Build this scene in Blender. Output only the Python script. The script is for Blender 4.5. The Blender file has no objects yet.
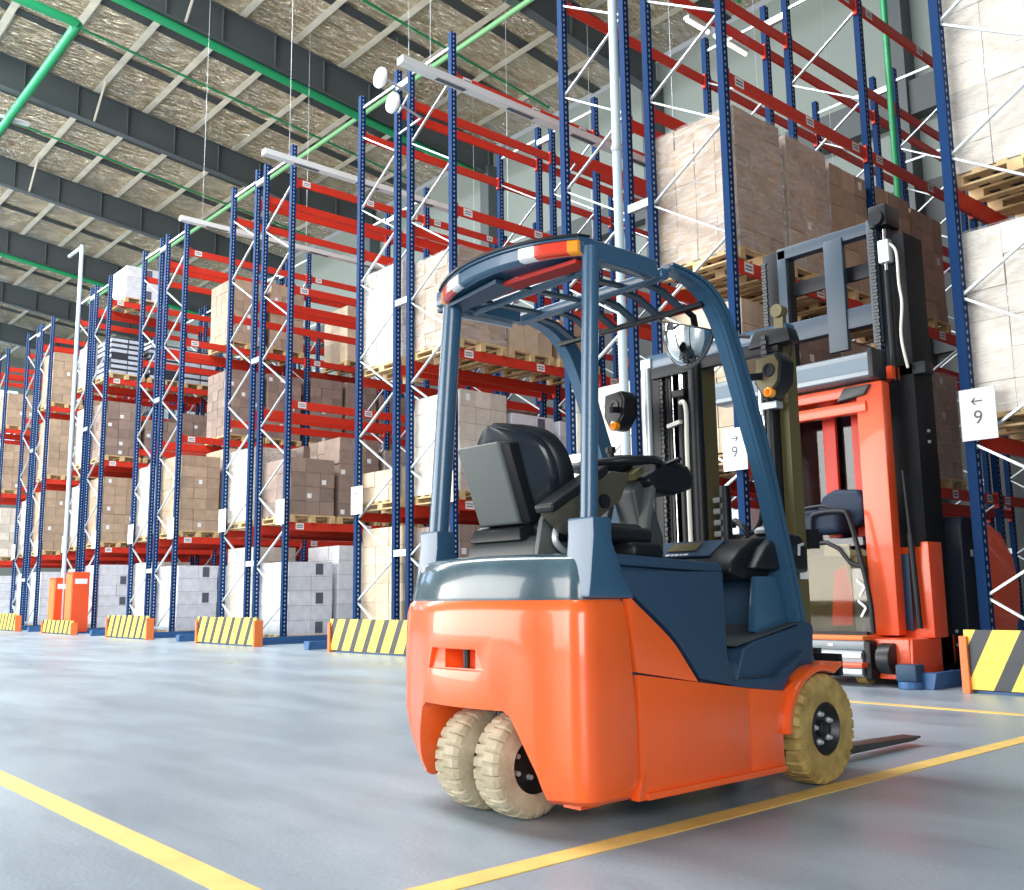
import bpy, bmesh, math, random
from mathutils import Vector, Matrix
random.seed(7)
S = bpy.context.scene
C = S.collection
PI = math.pi

# ------------------------------------------------------------------ materials
def mat(name, col, rough=.5, metal=0., bump=0., bscale=20., var=0., vscale=3., coat=0., spec=.5, bdist=.01):
    m = bpy.data.materials.new(name); m.use_nodes = True
    nt = m.node_tree; b = nt.nodes['Principled BSDF']
    b.inputs['Base Color'].default_value = (*col, 1)
    b.inputs['Roughness'].default_value = rough
    b.inputs['Metallic'].default_value = metal
    b.inputs['Specular IOR Level'].default_value = spec
    if coat: b.inputs['Coat Weight'].default_value = coat; b.inputs['Coat Roughness'].default_value = .06
    tc = nt.nodes.new('ShaderNodeTexCoord')
    if var:
        n = nt.nodes.new('ShaderNodeTexNoise'); n.inputs['Scale'].default_value = vscale; n.inputs['Detail'].default_value = 6
        nt.links.new(tc.outputs['Object'], n.inputs['Vector'])
        r = nt.nodes.new('ShaderNodeMapRange'); r.inputs['From Min'].default_value = .3; r.inputs['From Max'].default_value = .7
        r.inputs['To Min'].default_value = 1-var; r.inputs['To Max'].default_value = 1+var
        nt.links.new(n.outputs['Fac'], r.inputs['Value'])
        mx = nt.nodes.new('ShaderNodeVectorMath'); mx.operation = 'SCALE'
        mx.inputs[0].default_value = col
        nt.links.new(r.outputs['Result'], mx.inputs['Scale'])
        nt.links.new(mx.outputs[0], b.inputs['Base Color'])
    if bump:
        n2 = nt.nodes.new('ShaderNodeTexNoise'); n2.inputs['Scale'].default_value = bscale; n2.inputs['Detail'].default_value = 4
        nt.links.new(tc.outputs['Object'], n2.inputs['Vector'])
        bp = nt.nodes.new('ShaderNodeBump'); bp.inputs['Strength'].default_value = bump; bp.inputs['Distance'].default_value = bdist
        nt.links.new(n2.outputs['Fac'], bp.inputs['Height']); nt.links.new(bp.outputs['Normal'], b.inputs['Normal'])
    return m

def emis(name, col, s):
    m = bpy.data.materials.new(name); m.use_nodes = True
    b = m.node_tree.nodes['Principled BSDF']; b.inputs['Base Color'].default_value = (*col, 1)
    b.inputs['Emission Color'].default_value = (*col, 1); b.inputs['Emission Strength'].default_value = s
    return m

def glassy(name, tint, fac, rough=.03):
    m = bpy.data.materials.new(name); m.use_nodes = True; nt = m.node_tree
    o = nt.nodes['Material Output']; nt.nodes.remove(nt.nodes['Principled BSDF'])
    t = nt.nodes.new('ShaderNodeBsdfTransparent'); t.inputs[0].default_value = (*tint, 1)
    g = nt.nodes.new('ShaderNodeBsdfGlossy'); g.inputs['Roughness'].default_value = rough
    x = nt.nodes.new('ShaderNodeMixShader'); x.inputs[0].default_value = fac
    nt.links.new(t.outputs[0], x.inputs[1]); nt.links.new(g.outputs[0], x.inputs[2]); nt.links.new(x.outputs[0], o.inputs[0])
    return m

def film_mat():
    m = bpy.data.materials.new('stretch_film'); m.use_nodes = True; nt = m.node_tree
    o = nt.nodes['Material Output']; b = nt.nodes['Principled BSDF']
    b.inputs['Base Color'].default_value = (.86, .86, .87, 1); b.inputs['Roughness'].default_value = .18
    tc = nt.nodes.new('ShaderNodeTexCoord'); mp = nt.nodes.new('ShaderNodeMapping')
    mp.inputs['Scale'].default_value = (2.2, 2.2, 9); mp.inputs['Rotation'].default_value = (.12, .15, 0)
    n = nt.nodes.new('ShaderNodeTexNoise'); n.inputs['Scale'].default_value = 2.2; n.inputs['Detail'].default_value = 7; n.inputs['Roughness'].default_value = .65
    nt.links.new(tc.outputs['Object'], mp.inputs[0]); nt.links.new(mp.outputs[0], n.inputs['Vector'])
    bp = nt.nodes.new('ShaderNodeBump'); bp.inputs['Strength'].default_value = .9; bp.inputs['Distance'].default_value = .03
    nt.links.new(n.outputs['Fac'], bp.inputs['Height']); nt.links.new(bp.outputs[0], b.inputs['Normal'])
    r = nt.nodes.new('ShaderNodeMapRange'); r.inputs['From Min'].default_value = .4; r.inputs['From Max'].default_value = .75
    r.inputs['To Min'].default_value = .05; r.inputs['To Max'].default_value = .5
    nt.links.new(n.outputs['Fac'], r.inputs[0])
    t = nt.nodes.new('ShaderNodeBsdfTransparent'); x = nt.nodes.new('ShaderNodeMixShader')
    nt.links.new(r.outputs[0], x.inputs[0]); nt.links.new(t.outputs[0], x.inputs[1]); nt.links.new(b.outputs[0], x.inputs[2])
    nt.links.new(x.outputs[0], o.inputs[0])
    return m

def carton_mat(name, col, rough=.55, spread=.22, dark=None):
    # per-carton tint (a face attribute) times a fine paper noise
    m = bpy.data.materials.new(name); m.use_nodes = True; nt = m.node_tree; b = nt.nodes['Principled BSDF']
    b.inputs['Roughness'].default_value = rough
    a = nt.nodes.new('ShaderNodeAttribute'); a.attribute_name = 'tint'
    r = nt.nodes.new('ShaderNodeMapRange'); r.inputs['To Min'].default_value = 1-spread; r.inputs['To Max'].default_value = 1+spread*.5
    nt.links.new(a.outputs['Fac'], r.inputs[0])
    tc = nt.nodes.new('ShaderNodeTexCoord')
    n = nt.nodes.new('ShaderNodeTexNoise'); n.inputs['Scale'].default_value = 7; n.inputs['Detail'].default_value = 5
    nt.links.new(tc.outputs['Object'], n.inputs['Vector'])
    r2 = nt.nodes.new('ShaderNodeMapRange'); r2.inputs['From Min'].default_value = .3; r2.inputs['From Max'].default_value = .7
    r2.inputs['To Min'].default_value = .88; r2.inputs['To Max'].default_value = 1.1
    nt.links.new(n.outputs['Fac'], r2.inputs[0])
    mu = nt.nodes.new('ShaderNodeMath'); mu.operation = 'MULTIPLY'
    nt.links.new(r.outputs[0], mu.inputs[0]); nt.links.new(r2.outputs[0], mu.inputs[1])
    v = nt.nodes.new('ShaderNodeVectorMath'); v.operation = 'SCALE'; v.inputs[0].default_value = col
    nt.links.new(mu.outputs[0], v.inputs['Scale']); nt.links.new(v.outputs[0], b.inputs['Base Color'])
    return m

def post_mat():
    m = bpy.data.materials.new('blue_post_steel'); m.use_nodes = True; nt = m.node_tree; b = nt.nodes['Principled BSDF']
    b.inputs['Roughness'].default_value = .5; b.inputs['Specular IOR Level'].default_value = .08
    tc = nt.nodes.new('ShaderNodeTexCoord'); sp = nt.nodes.new('ShaderNodeSeparateXYZ'); nt.links.new(tc.outputs['Object'], sp.inputs[0])
    ge = nt.nodes.new('ShaderNodeSeparateXYZ'); nt.links.new(tc.outputs['Normal'], ge.inputs[0])
    def M(op, a, bb=None):
        k = nt.nodes.new('ShaderNodeMath'); k.operation = op
        for i, s in enumerate((a, bb)):
            if s is None: continue
            if isinstance(s, (int, float)): k.inputs[i].default_value = s
            else: nt.links.new(s, k.inputs[i])
        return k.outputs[0]
    fz = M('LESS_THAN', M('FRACT', M('MULTIPLY', sp.outputs['Z'], 13.3)), .45)
    fy = M('LESS_THAN', M('ABSOLUTE', M('SUBTRACT', sp.outputs['Y'], .045)), .011)
    fx = M('GREATER_THAN', M('ABSOLUTE', ge.outputs['X']), .6)
    hole = M('MULTIPLY', M('MULTIPLY', fz, fy), fx)
    mx = nt.nodes.new('ShaderNodeMix'); mx.data_type = 'RGBA'
    nt.links.new(hole, mx.inputs[0]); mx.inputs[6].default_value = (.004, .034, .12, 1); mx.inputs[7].default_value = (.42, .46, .55, 1)
    nt.links.new(mx.outputs[2], b.inputs['Base Color'])
    return m

def floor_mat():
    m = bpy.data.materials.new('polished_concrete'); m.use_nodes = True; nt = m.node_tree; b = nt.nodes['Principled BSDF']
    tc = nt.nodes.new('ShaderNodeTexCoord')
    mp = nt.nodes.new('ShaderNodeMapping'); mp.inputs['Scale'].default_value = (.35, 1.1, 1); nt.links.new(tc.outputs['Object'], mp.inputs[0])
    n = nt.nodes.new('ShaderNodeTexNoise'); n.inputs['Scale'].default_value = 1.3; n.inputs['Detail'].default_value = 9; n.inputs['Roughness'].default_value = .62
    nt.links.new(mp.outputs[0], n.inputs['Vector'])
    cr = nt.nodes.new('ShaderNodeValToRGB'); cr.color_ramp.elements[0].position = .32; cr.color_ramp.elements[1].position = .7
    cr.color_ramp.elements[0].color = (.19, .25, .305, 1); cr.color_ramp.elements[1].color = (.33, .40, .455, 1)
    nt.links.new(n.outputs['Fac'], cr.inputs[0])
    n3 = nt.nodes.new('ShaderNodeTexNoise'); n3.inputs['Scale'].default_value = 55; n3.inputs['Detail'].default_value = 3
    nt.links.new(tc.outputs['Object'], n3.inputs['Vector'])
    mx = nt.nodes.new('ShaderNodeMix'); mx.data_type = 'RGBA'; mx.blend_type = 'OVERLAY'; mx.inputs[0].default_value = .18
    nt.links.new(cr.outputs[0], mx.inputs[6]); nt.links.new(n3.outputs['Fac'], mx.inputs[7])
    nt.links.new(mx.outputs[2], b.inputs['Base Color'])
    r = nt.nodes.new('ShaderNodeMapRange'); r.inputs['From Min'].default_value = .3; r.inputs['From Max'].default_value = .7
    r.inputs['To Min'].default_value = .26; r.inputs['To Max'].default_value = .48
    nt.links.new(n.outputs['Fac'], r.inputs[0]); nt.links.new(r.outputs[0], b.inputs['Roughness'])
    bp = nt.nodes.new('ShaderNodeBump'); bp.inputs['Strength'].default_value = .12; bp.inputs['Distance'].default_value = .01
    nt.links.new(n3.outputs['Fac'], bp.inputs['Height']); nt.links.new(bp.outputs[0], b.inputs['Normal'])
    return m

def foil_mat():
    m = bpy.data.materials.new('roof_insulation_foil'); m.use_nodes = True; nt = m.node_tree; b = nt.nodes['Principled BSDF']
    b.inputs['Metallic'].default_value = .85; b.inputs['Roughness'].default_value = .2
    tc = nt.nodes.new('ShaderNodeTexCoord'); mp = nt.nodes.new('ShaderNodeMapping'); mp.inputs['Scale'].default_value = (5, 1.2, 1)
    nt.links.new(tc.outputs['Object'], mp.inputs[0])
    n = nt.nodes.new('ShaderNodeTexNoise'); n.inputs['Scale'].default_value = 1.6; n.inputs['Detail'].default_value = 5; n.inputs['Distortion'].default_value = .8
    nt.links.new(mp.outputs[0], n.inputs['Vector'])
    cr = nt.nodes.new('ShaderNodeValToRGB'); cr.color_ramp.elements[0].position = .35; cr.color_ramp.elements[1].position = .65
    cr.color_ramp.elements[0].color = (.72, .60, .40, 1); cr.color_ramp.elements[1].color = (1, .95, .80, 1)
    nt.links.new(n.outputs['Fac'], cr.inputs[0]); nt.links.new(cr.outputs[0], b.inputs['Base Color'])
    bp = nt.nodes.new('ShaderNodeBump'); bp.inputs['Strength'].default_value = 1; bp.inputs['Distance'].default_value = .30
    nt.links.new(n.outputs['Fac'], bp.inputs['Height']); nt.links.new(bp.outputs[0], b.inputs['Normal'])
    return m

def stripe_mat():
    m = bpy.data.materials.new('hazard_stripe_paint'); m.use_nodes = True; nt = m.node_tree; b = nt.nodes['Principled BSDF']
    b.inputs['Roughness'].default_value = .4
    tc = nt.nodes.new('ShaderNodeTexCoord'); sp = nt.nodes.new('ShaderNodeSeparateXYZ'); nt.links.new(tc.outputs['Object'], sp.inputs[0])
    def M(op, a, bb):
        k = nt.nodes.new('ShaderNodeMath'); k.operation = op
        for i, s in enumerate((a, bb)):
            if isinstance(s, (int, float)): k.inputs[i].default_value = s
            else: nt.links.new(s, k.inputs[i])
        return k.outputs[0]
    f = M('GREATER_THAN', M('FRACT', M('MULTIPLY', M('SUBTRACT', sp.outputs['X'], M('MULTIPLY', sp.outputs['Z'], .52)), 2.9), 0.), .62)
    n = nt.nodes.new('ShaderNodeTexNoise'); n.inputs['Scale'].default_value = 9; n.inputs['Detail'].default_value = 6
    nt.links.new(tc.outputs['Object'], n.inputs['Vector'])
    mx = nt.nodes.new('ShaderNodeMix'); mx.data_type = 'RGBA'
    nt.links.new(f, mx.inputs[0]); mx.inputs[6].default_value = (.92, .68, .10, 1); mx.inputs[7].default_value = (.035, .04, .05, 1)
    nt.links.new(mx.outputs[2], b.inputs['Base Color'])
    return m

def tyre_mat(name, a, bcol):
    m = bpy.data.materials.new(name); m.use_nodes = True; nt = m.node_tree; b = nt.nodes['Principled BSDF']
    b.inputs['Roughness'].default_value = .75
    tc = nt.nodes.new('ShaderNodeTexCoord')
    n = nt.nodes.new('ShaderNodeTexNoise'); n.inputs['Scale'].default_value = 13; n.inputs['Detail'].default_value = 7
    nt.links.new(tc.outputs['Object'], n.inputs['Vector'])
    cr = nt.nodes.new('ShaderNodeValToRGB'); cr.color_ramp.elements[0].position = .35; cr.color_ramp.elements[1].position = .68
    cr.color_ramp.elements[0].color = (*a, 1); cr.color_ramp.elements[1].color = (*bcol, 1)
    nt.links.new(n.outputs['Fac'], cr.inputs[0]); nt.links.new(cr.outputs[0], b.inputs['Base Color'])
    bp = nt.nodes.new('ShaderNodeBump'); bp.inputs['Strength'].default_value = .3; bp.inputs['Distance'].default_value = .004
    nt.links.new(n.outputs['Fac'], bp.inputs['Height']); nt.links.new(bp.outputs[0], b.inputs['Normal'])
    return m

M = dict(
    orange=mat('forklift_orange_paint', (.90, .128, .02), .3, coat=.5, var=.05, vscale=4, bump=.04, bscale=60, bdist=.002),
    blue=mat('guard_blue_paint', (.033, .10, .185), .3, coat=.35),
    navy=mat('body_navy_plastic', (.026, .060, .115), .45, spec=.3, bump=.12, bscale=260, bdist=.001),
    hood=mat('hood_slate_paint', (.05, .095, .125), .22, coat=.6, var=.22, vscale=9),
    redmatte=mat('red_underside', (.45, .02, .015), .7),
    matteblack=mat('matte_black_steel', (.007, .009, .012), .6, spec=.25),
    slategrey=mat('slate_grey_panel', (.14, .19, .24), .5),
    slate=mat('slate_steel', (.03, .055, .085), .4),
    silver=mat('brushed_silver', (.22, .25, .28), .4, metal=.5),
    black=mat('black_plastic', (.009, .011, .015), .42, spec=.3),
    vinyl=mat('seat_vinyl', (.010, .014, .02), .38, spec=.3),
    vinylgloss=mat('seat_back_gloss', (.010, .016, .026), .24, coat=.25, spec=.3),
    shell=mat('seat_shell_grey', (.10, .115, .115), .5),
    grey=mat('grey_plastic', (.05, .06, .065), .45),
    blacksteel=mat('black_steel', (.011, .013, .017), .42, metal=.2, spec=.3),
    olivedark=mat('olive_grey_plastic', (.065, .060, .045), .5),
    boxnavy=mat('navy_black_panel', (.008, .013, .026), .5, spec=.3),
    seatnavy=mat('navy_seat_fabric', (.010, .024, .055), .55, spec=.3),
    khaki=mat('khaki_panel', (.13, .115, .055), .4, var=.25, vscale=4),
    olive=mat('oiled_olive_steel', (.125, .105, .045), .45, metal=.2),
    chrome=mat('chrome_rod', (.75, .77, .78), .15, metal=1),
    steel=mat('galvanised_steel', (.60, .66, .70), .38, metal=.45, var=.08, vscale=5),
    white=mat('white_paint', (.85, .86, .87), .4),
    whitehose=mat('white_hose_rubber', (.78, .76, .68), .5),
    amber=mat('amber_lens', (.95, .33, .02), .2, coat=.6),
    redlens=mat('red_lens', (.72, .05, .02), .15, coat=.7),
    clearlens=mat('clear_lens', (.82, .84, .84), .12, coat=.7),
    mirror=mat('mirror_glass', (.92, .93, .92), .03, metal=1),
    rim=mat('dark_rim_steel', (.03, .032, .036), .4, metal=.5),
    tyre=tyre_mat('tan_tyre_rubber', (.30, .20, .06), (.52, .38, .13)),
    tyre2=tyre_mat('cream_tyre_rubber', (.38, .33, .22), (.60, .54, .40)),
    fork=mat('worn_fork_steel', (.05, .05, .052), .45, metal=.6, var=.3, vscale=8),
    redbeam=mat('red_beam_paint', (.62, .035, .015), .45),
    redpaint=mat('truck_red_paint', (.84, .088, .018), .35, coat=.4),
    label=mat('white_label_paper', (.82, .83, .85), .6),
    print=mat('grey_print', (.10, .11, .12), .6),
    wood=mat('pallet_wood', (.60, .43, .22), .7, var=.25, vscale=6),
    glass=glassy('cab_glass', (.70, .70, .62), .07),
    film=film_mat(), post=post_mat(), stripes=stripe_mat(),
    foil=foil_mat(), floor=floor_mat(),
    roof_strip=mat('dark_roof_strip', (.045, .055, .055), .5),
    rafter=mat('rafter_grey_steel', (.10, .122, .13), .5),
    purlin=mat('purlin_steel', (.80, .77, .64), .5, var=.12, vscale=2),
    wall=mat('pale_green_wall', (.26, .31, .29), .6),
    darkwall=mat('dark_wall_panel', (.10, .115, .12), .6),
    greenpipe=mat('green_pipe_paint', (.02, .33, .13), .35),
    lightpipe=mat('pale_blue_pipe_paint', (.50, .62, .70), .35),
    yellow=mat('yellow_floor_paint', (.84, .57, .17), .5, var=.12, vscale=6),
    railblue=mat('rail_blue_paint', (.035, .12, .30), .4),
    orangepost=mat('orange_barrier_paint', (.85, .20, .05), .45),
    tray=mat('white_tray_steel', (.72, .74, .73), .4),
    lamp=emis('tube_glow', (1, .93, .74), 3.0),
)
CART = dict(
    kraft=carton_mat('kraft_cartons', (.47, .345, .245)),
    brown=carton_mat('brown_cartons', (.31, .23, .19)),
    beige=carton_mat('beige_cartons', (.66, .53, .38)),
    pale=carton_mat('pale_wrapped_cartons', (.72, .66, .58), .3),
    white=carton_mat('white_cartons', (.70, .72, .78), .45, .10),
    crate=carton_mat('grey_white_crates', (.52, .58, .68), .4, .12),
)
M['gap'] = mat('dark_gap', (.03, .032, .045), .8)
M['darklabel'] = mat('dark_label', (.10, .11, .15), .6)

# ------------------------------------------------------------------ mesh helpers
def obj(name, me, parent=None, loc=None):
    o = bpy.data.objects.new(name, me); C.objects.link(o)
    if parent is not None: o.parent = parent
    if loc is not None: o.location = loc
    return o

def thing(name, label, cat, loc=(0, 0, 0), group=None, rz=0):
    o = bpy.data.objects.new(name, None); C.objects.link(o)
    o.empty_display_size = .1
    o.location = loc; o.rotation_euler = (0, 0, rz)
    return tag(o, label, cat, group)

def tag(o, label=None, cat=None, group=None, kind=None):
    if label: o['label'] = label
    if cat: o['category'] = cat
    if group: o['group'] = group
    if kind: o['kind'] = kind
    return o

class MB:
    def __init__(s): s.bm = bmesh.new(); s.mi = 0
    def _new(s, f0):
        s.bm.faces.ensure_lookup_table()
        for f in s.bm.faces[f0:]: f.material_index = s.mi
    def m(s, i): s.mi = i; return s
    def hexa(s, p):
        n = len(s.bm.faces); v = [s.bm.verts.new(q) for q in p]
        for f in ((3, 2, 1, 0), (4, 5, 6, 7), (0, 1, 5, 4), (1, 2, 6, 5), (2, 3, 7, 6), (3, 0, 4, 7)): s.bm.faces.new([v[i] for i in f])
        s._new(n); return s
    def box(s, x0, x1, y0, y1, z0, z1):
        return s.hexa([(x0, y0, z0), (x1, y0, z0), (x1, y1, z0), (x0, y1, z0), (x0, y0, z1), (x1, y0, z1), (x1, y1, z1), (x0, y1, z1)])
    def bar(s, a, b, w, h, up=(0, 0, 1)):
        a = Vector(a); b = Vector(b); d = (b-a).normalized(); up = Vector(up)
        if abs(d.dot(up)) > .97: up = Vector((0, 1, 0))
        r = d.cross(up).normalized()*w/2; u = r.cross(d).normalized()*h/2
        return s.hexa([a-r-u, a+r-u, b+r-u, b-r-u, a-r+u, a+r+u, b+r+u, b-r+u])
    def prism(s, poly, a0, a1, axis='x'):
        def P(u, v, a):
            return {'x': (a, u, v), 'y': (u, a, v), 'z': (u, v, a)}[axis]
        n = len(s.bm.faces)
        A = [s.bm.verts.new(P(u, v, a0)) for u, v in poly]; B = [s.bm.verts.new(P(u, v, a1)) for u, v in poly]
        s.bm.faces.new(A[::-1]); s.bm.faces.new(B)
        k = len(poly)
        for i in range(k): s.bm.faces.new((A[i], A[(i+1) % k], B[(i+1) % k], B[i]))
        s._new(n); return s
    def rings(s, rr, cap=True, closed=False):
        n = len(s.bm.faces); V = [[s.bm.verts.new(p) for p in r] for r in rr]; k = len(rr[0])
        L = len(V)
        for i in range(L if closed else L-1):
            A = V[i]; B = V[(i+1) % L]
            for j in range(k): s.bm.faces.new((A[j], A[(j+1) % k], B[(j+1) % k], B[j]))
        if cap and not closed: s.bm.faces.new(V[0][::-1]); s.bm.faces.new(V[-1])
        s._new(n); return s
    def tube(s, path, r, seg=10, rs=None):
        path = [Vector(p) for p in path]; rr = []; prev = None
        for i, p in enumerate(path):
            d = (path[min(i+1, len(path)-1)]-path[max(i-1, 0)]).normalized()
            if prev is None:
                up = Vector((0, 0, 1)) if abs(d.z) < .9 else Vector((1, 0, 0)); n1 = d.cross(up).normalized()
            else:
                n1 = (prev-d*prev.dot(d)).normalized()
            prev = n1; n2 = d.cross(n1); q = rs[i] if rs else r
            rr.append([p+(n1*math.cos(2*PI*j/seg)+n2*math.sin(2*PI*j/seg))*q for j in range(seg)])
        return s.rings(rr)
    def cyl(s, a, b, r, seg=16): return s.tube([a, b], r, seg)
    def lathe(s, prof, c=(0, 0, 0), axis='x', seg=32):
        c = Vector(c); rr = []
        for t, r in prof:
            ring = []
            for j in range(seg):
                a = 2*PI*j/seg; u = r*math.cos(a); v = r*math.sin(a)
                ring.append(c+Vector({'x': (t, u, v), 'y': (u, t, v), 'z': (u, v, t)}[axis]))
            rr.append(ring)
        return s.rings(rr)
    def mesh(s, name, mats, bevel=0, seg=2, smooth=40):
        bmesh.ops.recalc_face_normals(s.bm, faces=s.bm.faces[:])
        if bevel:
            es = [e for e in s.bm.edges if len(e.link_faces) == 2 and e.calc_face_angle(0) > .6]
            bmesh.ops.bevel(s.bm, geom=es, offset=bevel, segments=seg, profile=.6, affect='EDGES', clamp_overlap=True)
        me = bpy.data.meshes.new(name); s.bm.to_mesh(me); s.bm.free()
        for m in (mats if isinstance(mats, (list, tuple)) else [mats]): me.materials.append(m)
        if smooth:
            me.shade_smooth(); me.set_sharp_from_angle(angle=math.radians(smooth))
        return me
    def build(s, name, mats, parent=None, bevel=0, seg=2, smooth=40, loc=None):
        return obj(name, s.mesh(name, mats, bevel, seg, smooth), parent, loc)

def spline(pts, n=6):
    out = []; P = [Vector(p) for p in pts]
    for i in range(len(P)-1):
        a = P[max(i-1, 0)]; b = P[i]; c = P[i+1]; d = P[min(i+2, len(P)-1)]
        for k in range(n):
            t = k/n
            out.append(.5*((2*b)+(c-a)*t+(2*a-5*b+4*c-d)*t*t+(3*b-a-3*c+d)*t**3))
    out.append(P[-1]); return [tuple(p) for p in out]

def text_mesh(name, body, size, mt, parent, loc, rot=(PI/2, 0, 0), ext=.001):
    cu = bpy.data.curves.new(name, 'FONT'); cu.body = body; cu.size = size; cu.extrude = ext; cu.align_x = 'CENTER'; cu.align_y = 'CENTER'
    t = bpy.data.objects.new(name, cu); C.objects.link(t)
    dg = bpy.context.evaluated_depsgraph_get(); dg.update()
    me = bpy.data.meshes.new_from_object(t.evaluated_get(dg)); bpy.data.objects.remove(t)
    me.materials.clear(); me.materials.append(mt)
    o = obj(name, me, parent, loc); o.rotation_euler = rot; return o

# ------------------------------------------------------------------ camera (solved from the photo's vanishing points)
cam = bpy.data.cameras.new('camera'); co = bpy.data.objects.new('camera', cam); C.objects.link(co)
Fv = Vector((-.743, .651, .152)).normalized(); Rv = Vector((.658, .753, -.013)); Rv = (Rv-Fv*Rv.dot(Fv)).normalized(); Uv = Rv.cross(Fv)
co.matrix_world = Matrix(((Rv.x, Uv.x, -Fv.x, 0), (Rv.y, Uv.y, -Fv.y, 0), (Rv.z, Uv.z, -Fv.z, .8), (0, 0, 0, 1)))
cam.sensor_width = 36; cam.lens = 981.3/1024*36; cam.clip_end = 300; cam.clip_start = .05
S.camera = co

# ------------------------------------------------------------------ setting
def struct(o): o['kind'] = 'structure'; return o
YW = 19.3; XL = -64; XR = 6; YF = -14
ZA, SL = 16.27, .117                                   # rafter underside z = ZA - SL*y
def zr(y): return ZA-SL*y
struct(MB().box(XL, XR, YF, YW, -.2, 0).build('floor', M['floor'], smooth=0))
struct(MB().box(XL, XR, YW, YW+.2, 0, 15).build('wall_far', M['wall'], smooth=0))
struct(MB().box(XL-.2, XL, YF, YW, 0, 19).build('wall_left', M['wall'], smooth=0))
struct(MB().box(XR, XR+.2, YF, YW, 0, 19).build('wall_right', M['darkwall'], smooth=0))
g = 1.15
b = MB().hexa([(XL, YF, zr(YF)+g), (XR, YF, zr(YF)+g), (XR, YW, zr(YW)+g), (XL, YW, zr(YW)+g),
               (XL, YF, zr(YF)+g+.2), (XR, YF, zr(YF)+g+.2), (XR, YW, zr(YW)+g+.2), (XL, YW, zr(YW)+g+.2)])
struct(b.build('ceiling', M['foil'], smooth=0))
t = 1
# dark horizontal wall bands and wall columns
for z0, z1, d in ((10.6, 11.35, .35), (5.5, 5.9, .2)):
    struct(MB().box(XL, XR, YW-d, YW, z0, z1).build('trim_%d' % t, M['darkwall'], smooth=0)); t += 1
struct(MB().box(XL, XR, YW-.06, YW, 0, 9.2).build('trim_%d' % t, M['darkwall'], smooth=0)); t += 1
# rafters: tapered I-beams running to the far wall, each one beam
RX = [-22.69-6.8*k for k in range(-3, 6)]
def rafter(x, i):
    def H(y): return .80
    bm = MB()
    for (w, z0, z1) in ((.012, 0, 1.0), (.26, 0, .025), (.26, .975, 1.0)):
        y0, y1 = -6, YW-.05
        bm.hexa([(x-w/2, y0, zr(y0)+z0), (x+w/2, y0, zr(y0)+z0), (x+w/2, y1, zr(y1)+z0), (x-w/2, y1, zr(y1)+z0),
                 (x-w/2, y0, zr(y0)+z1), (x+w/2, y0, zr(y0)+z1), (x+w/2, y1, zr(y1)+z1), (x-w/2, y1, zr(y1)+z1)])
    y = -5
    while y < YW:
        bm.box(x-.10, x+.10, y-.006, y+.006, zr(y)+.02, zr(y)+.98); y += 1.5
    o = bm.build('rafter', [M['rafter']], smooth=0)
    return o
RL = ['grey steel roof rafter far at the left, %s from the far end' % s for s in ('first', 'second', 'third', 'fourth')]
names = ['grey roof rafter above the right edge of the photo', 'grey roof rafter passing above the forklift and the nearest racks',
         'grey roof rafter crossing behind the tall posts at top centre', 'grey roof rafter with the large green pipe along its lower edge',
         'grey roof rafter below the pipe elbow at upper left', 'grey roof rafter meeting the left edge second below the elbow',
         'grey roof rafter above the thin pale riser pipe at left', 'grey roof rafter with a green pipe under it far left',
         'grey roof rafter farthest left above the last racks']
for i, x in enumerate(RX):
    o = rafter(x, i); tag(o, names[i], 'roof beam', 'roof rafters')
# purlins: one long Z profile each, along the building
y = -4.4; pn = 0
while y < YW:
    z = zr(y)+1.0
    bm = MB().box(XL, XR, y-.004, y+.004, z, z+.13).box(XL, XR, y-.20, y, z, z+.006).box(XL, XR, y, y+.09, z+.122, z+.128)
    o = bm.build('trim_%d' % t, M['purlin'], smooth=0); struct(o); t += 1
    y += 1.5; pn += 1
# dark strips across the foil between the purlins, parallel to the rafters
for i, x in enumerate(RX[:-1]):
    for f in (.33, .66):
        xx = x-6.8*f
        bm = MB().hexa([(xx-.17, -4, zr(-4)+1.10), (xx+.17, -4, zr(-4)+1.10), (xx+.17, YW, zr(YW)+1.10), (xx-.17, YW, zr(YW)+1.10),
                        (xx-.17, -4, zr(-4)+1.11), (xx+.17, -4, zr(-4)+1.11), (xx+.17, YW, zr(YW)+1.11), (xx-.17, YW, zr(YW)+1.11)])
        struct(bm.build('trim_%d' % t, M['roof_strip'], smooth=0)); t += 1
# knee braces from rafter foot to purlins
for i, x in enumerate(RX):
    for yb in (3.0, 9.0):
        for s in (-1, 1):
            struct(MB().bar((x+.05*s, yb, zr(yb)+.05), (x+.95*s, yb, zr(yb)+1.02), .05, .05).build('trim_%d' % t, M['purlin'], smooth=0)); t += 1
for i, x in enumerate(RX):
    struct(MB().box(x-.2, x+.2, YW-.45, YW-.01, 0, zr(YW)+.3).build('trim_%d' % t, M['rafter'], smooth=0)); t += 1
# far-left window
wn = MB().box(XL, XL+.05, 4, 16, 9.5, 13.5).build('window_1', emis('daylit_window', (.55, .72, .95), 2.2), smooth=0); struct(wn)

# floor markings
MB().box(-2.36, -2.26, -3, 12, 0, .003)
def mark(x0, x1, y0, y1, label):
    o = MB().box(x0, x1, y0, y1, 0, .003).build('floor_line', M['yellow'], smooth=0); tag(o, label, 'floor marking', 'yellow floor lines')
mark(-2.36, -2.265, 1.37, 12, 'yellow painted floor line running past the front wheel at right')
mark(-20, -1.2, 1.265, 1.365, 'yellow painted floor line at lower left corner of the photo')
mark(-6.4, -2.37, 6.70, 6.79, 'faint yellow floor line in front of the red reach truck')

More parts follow.
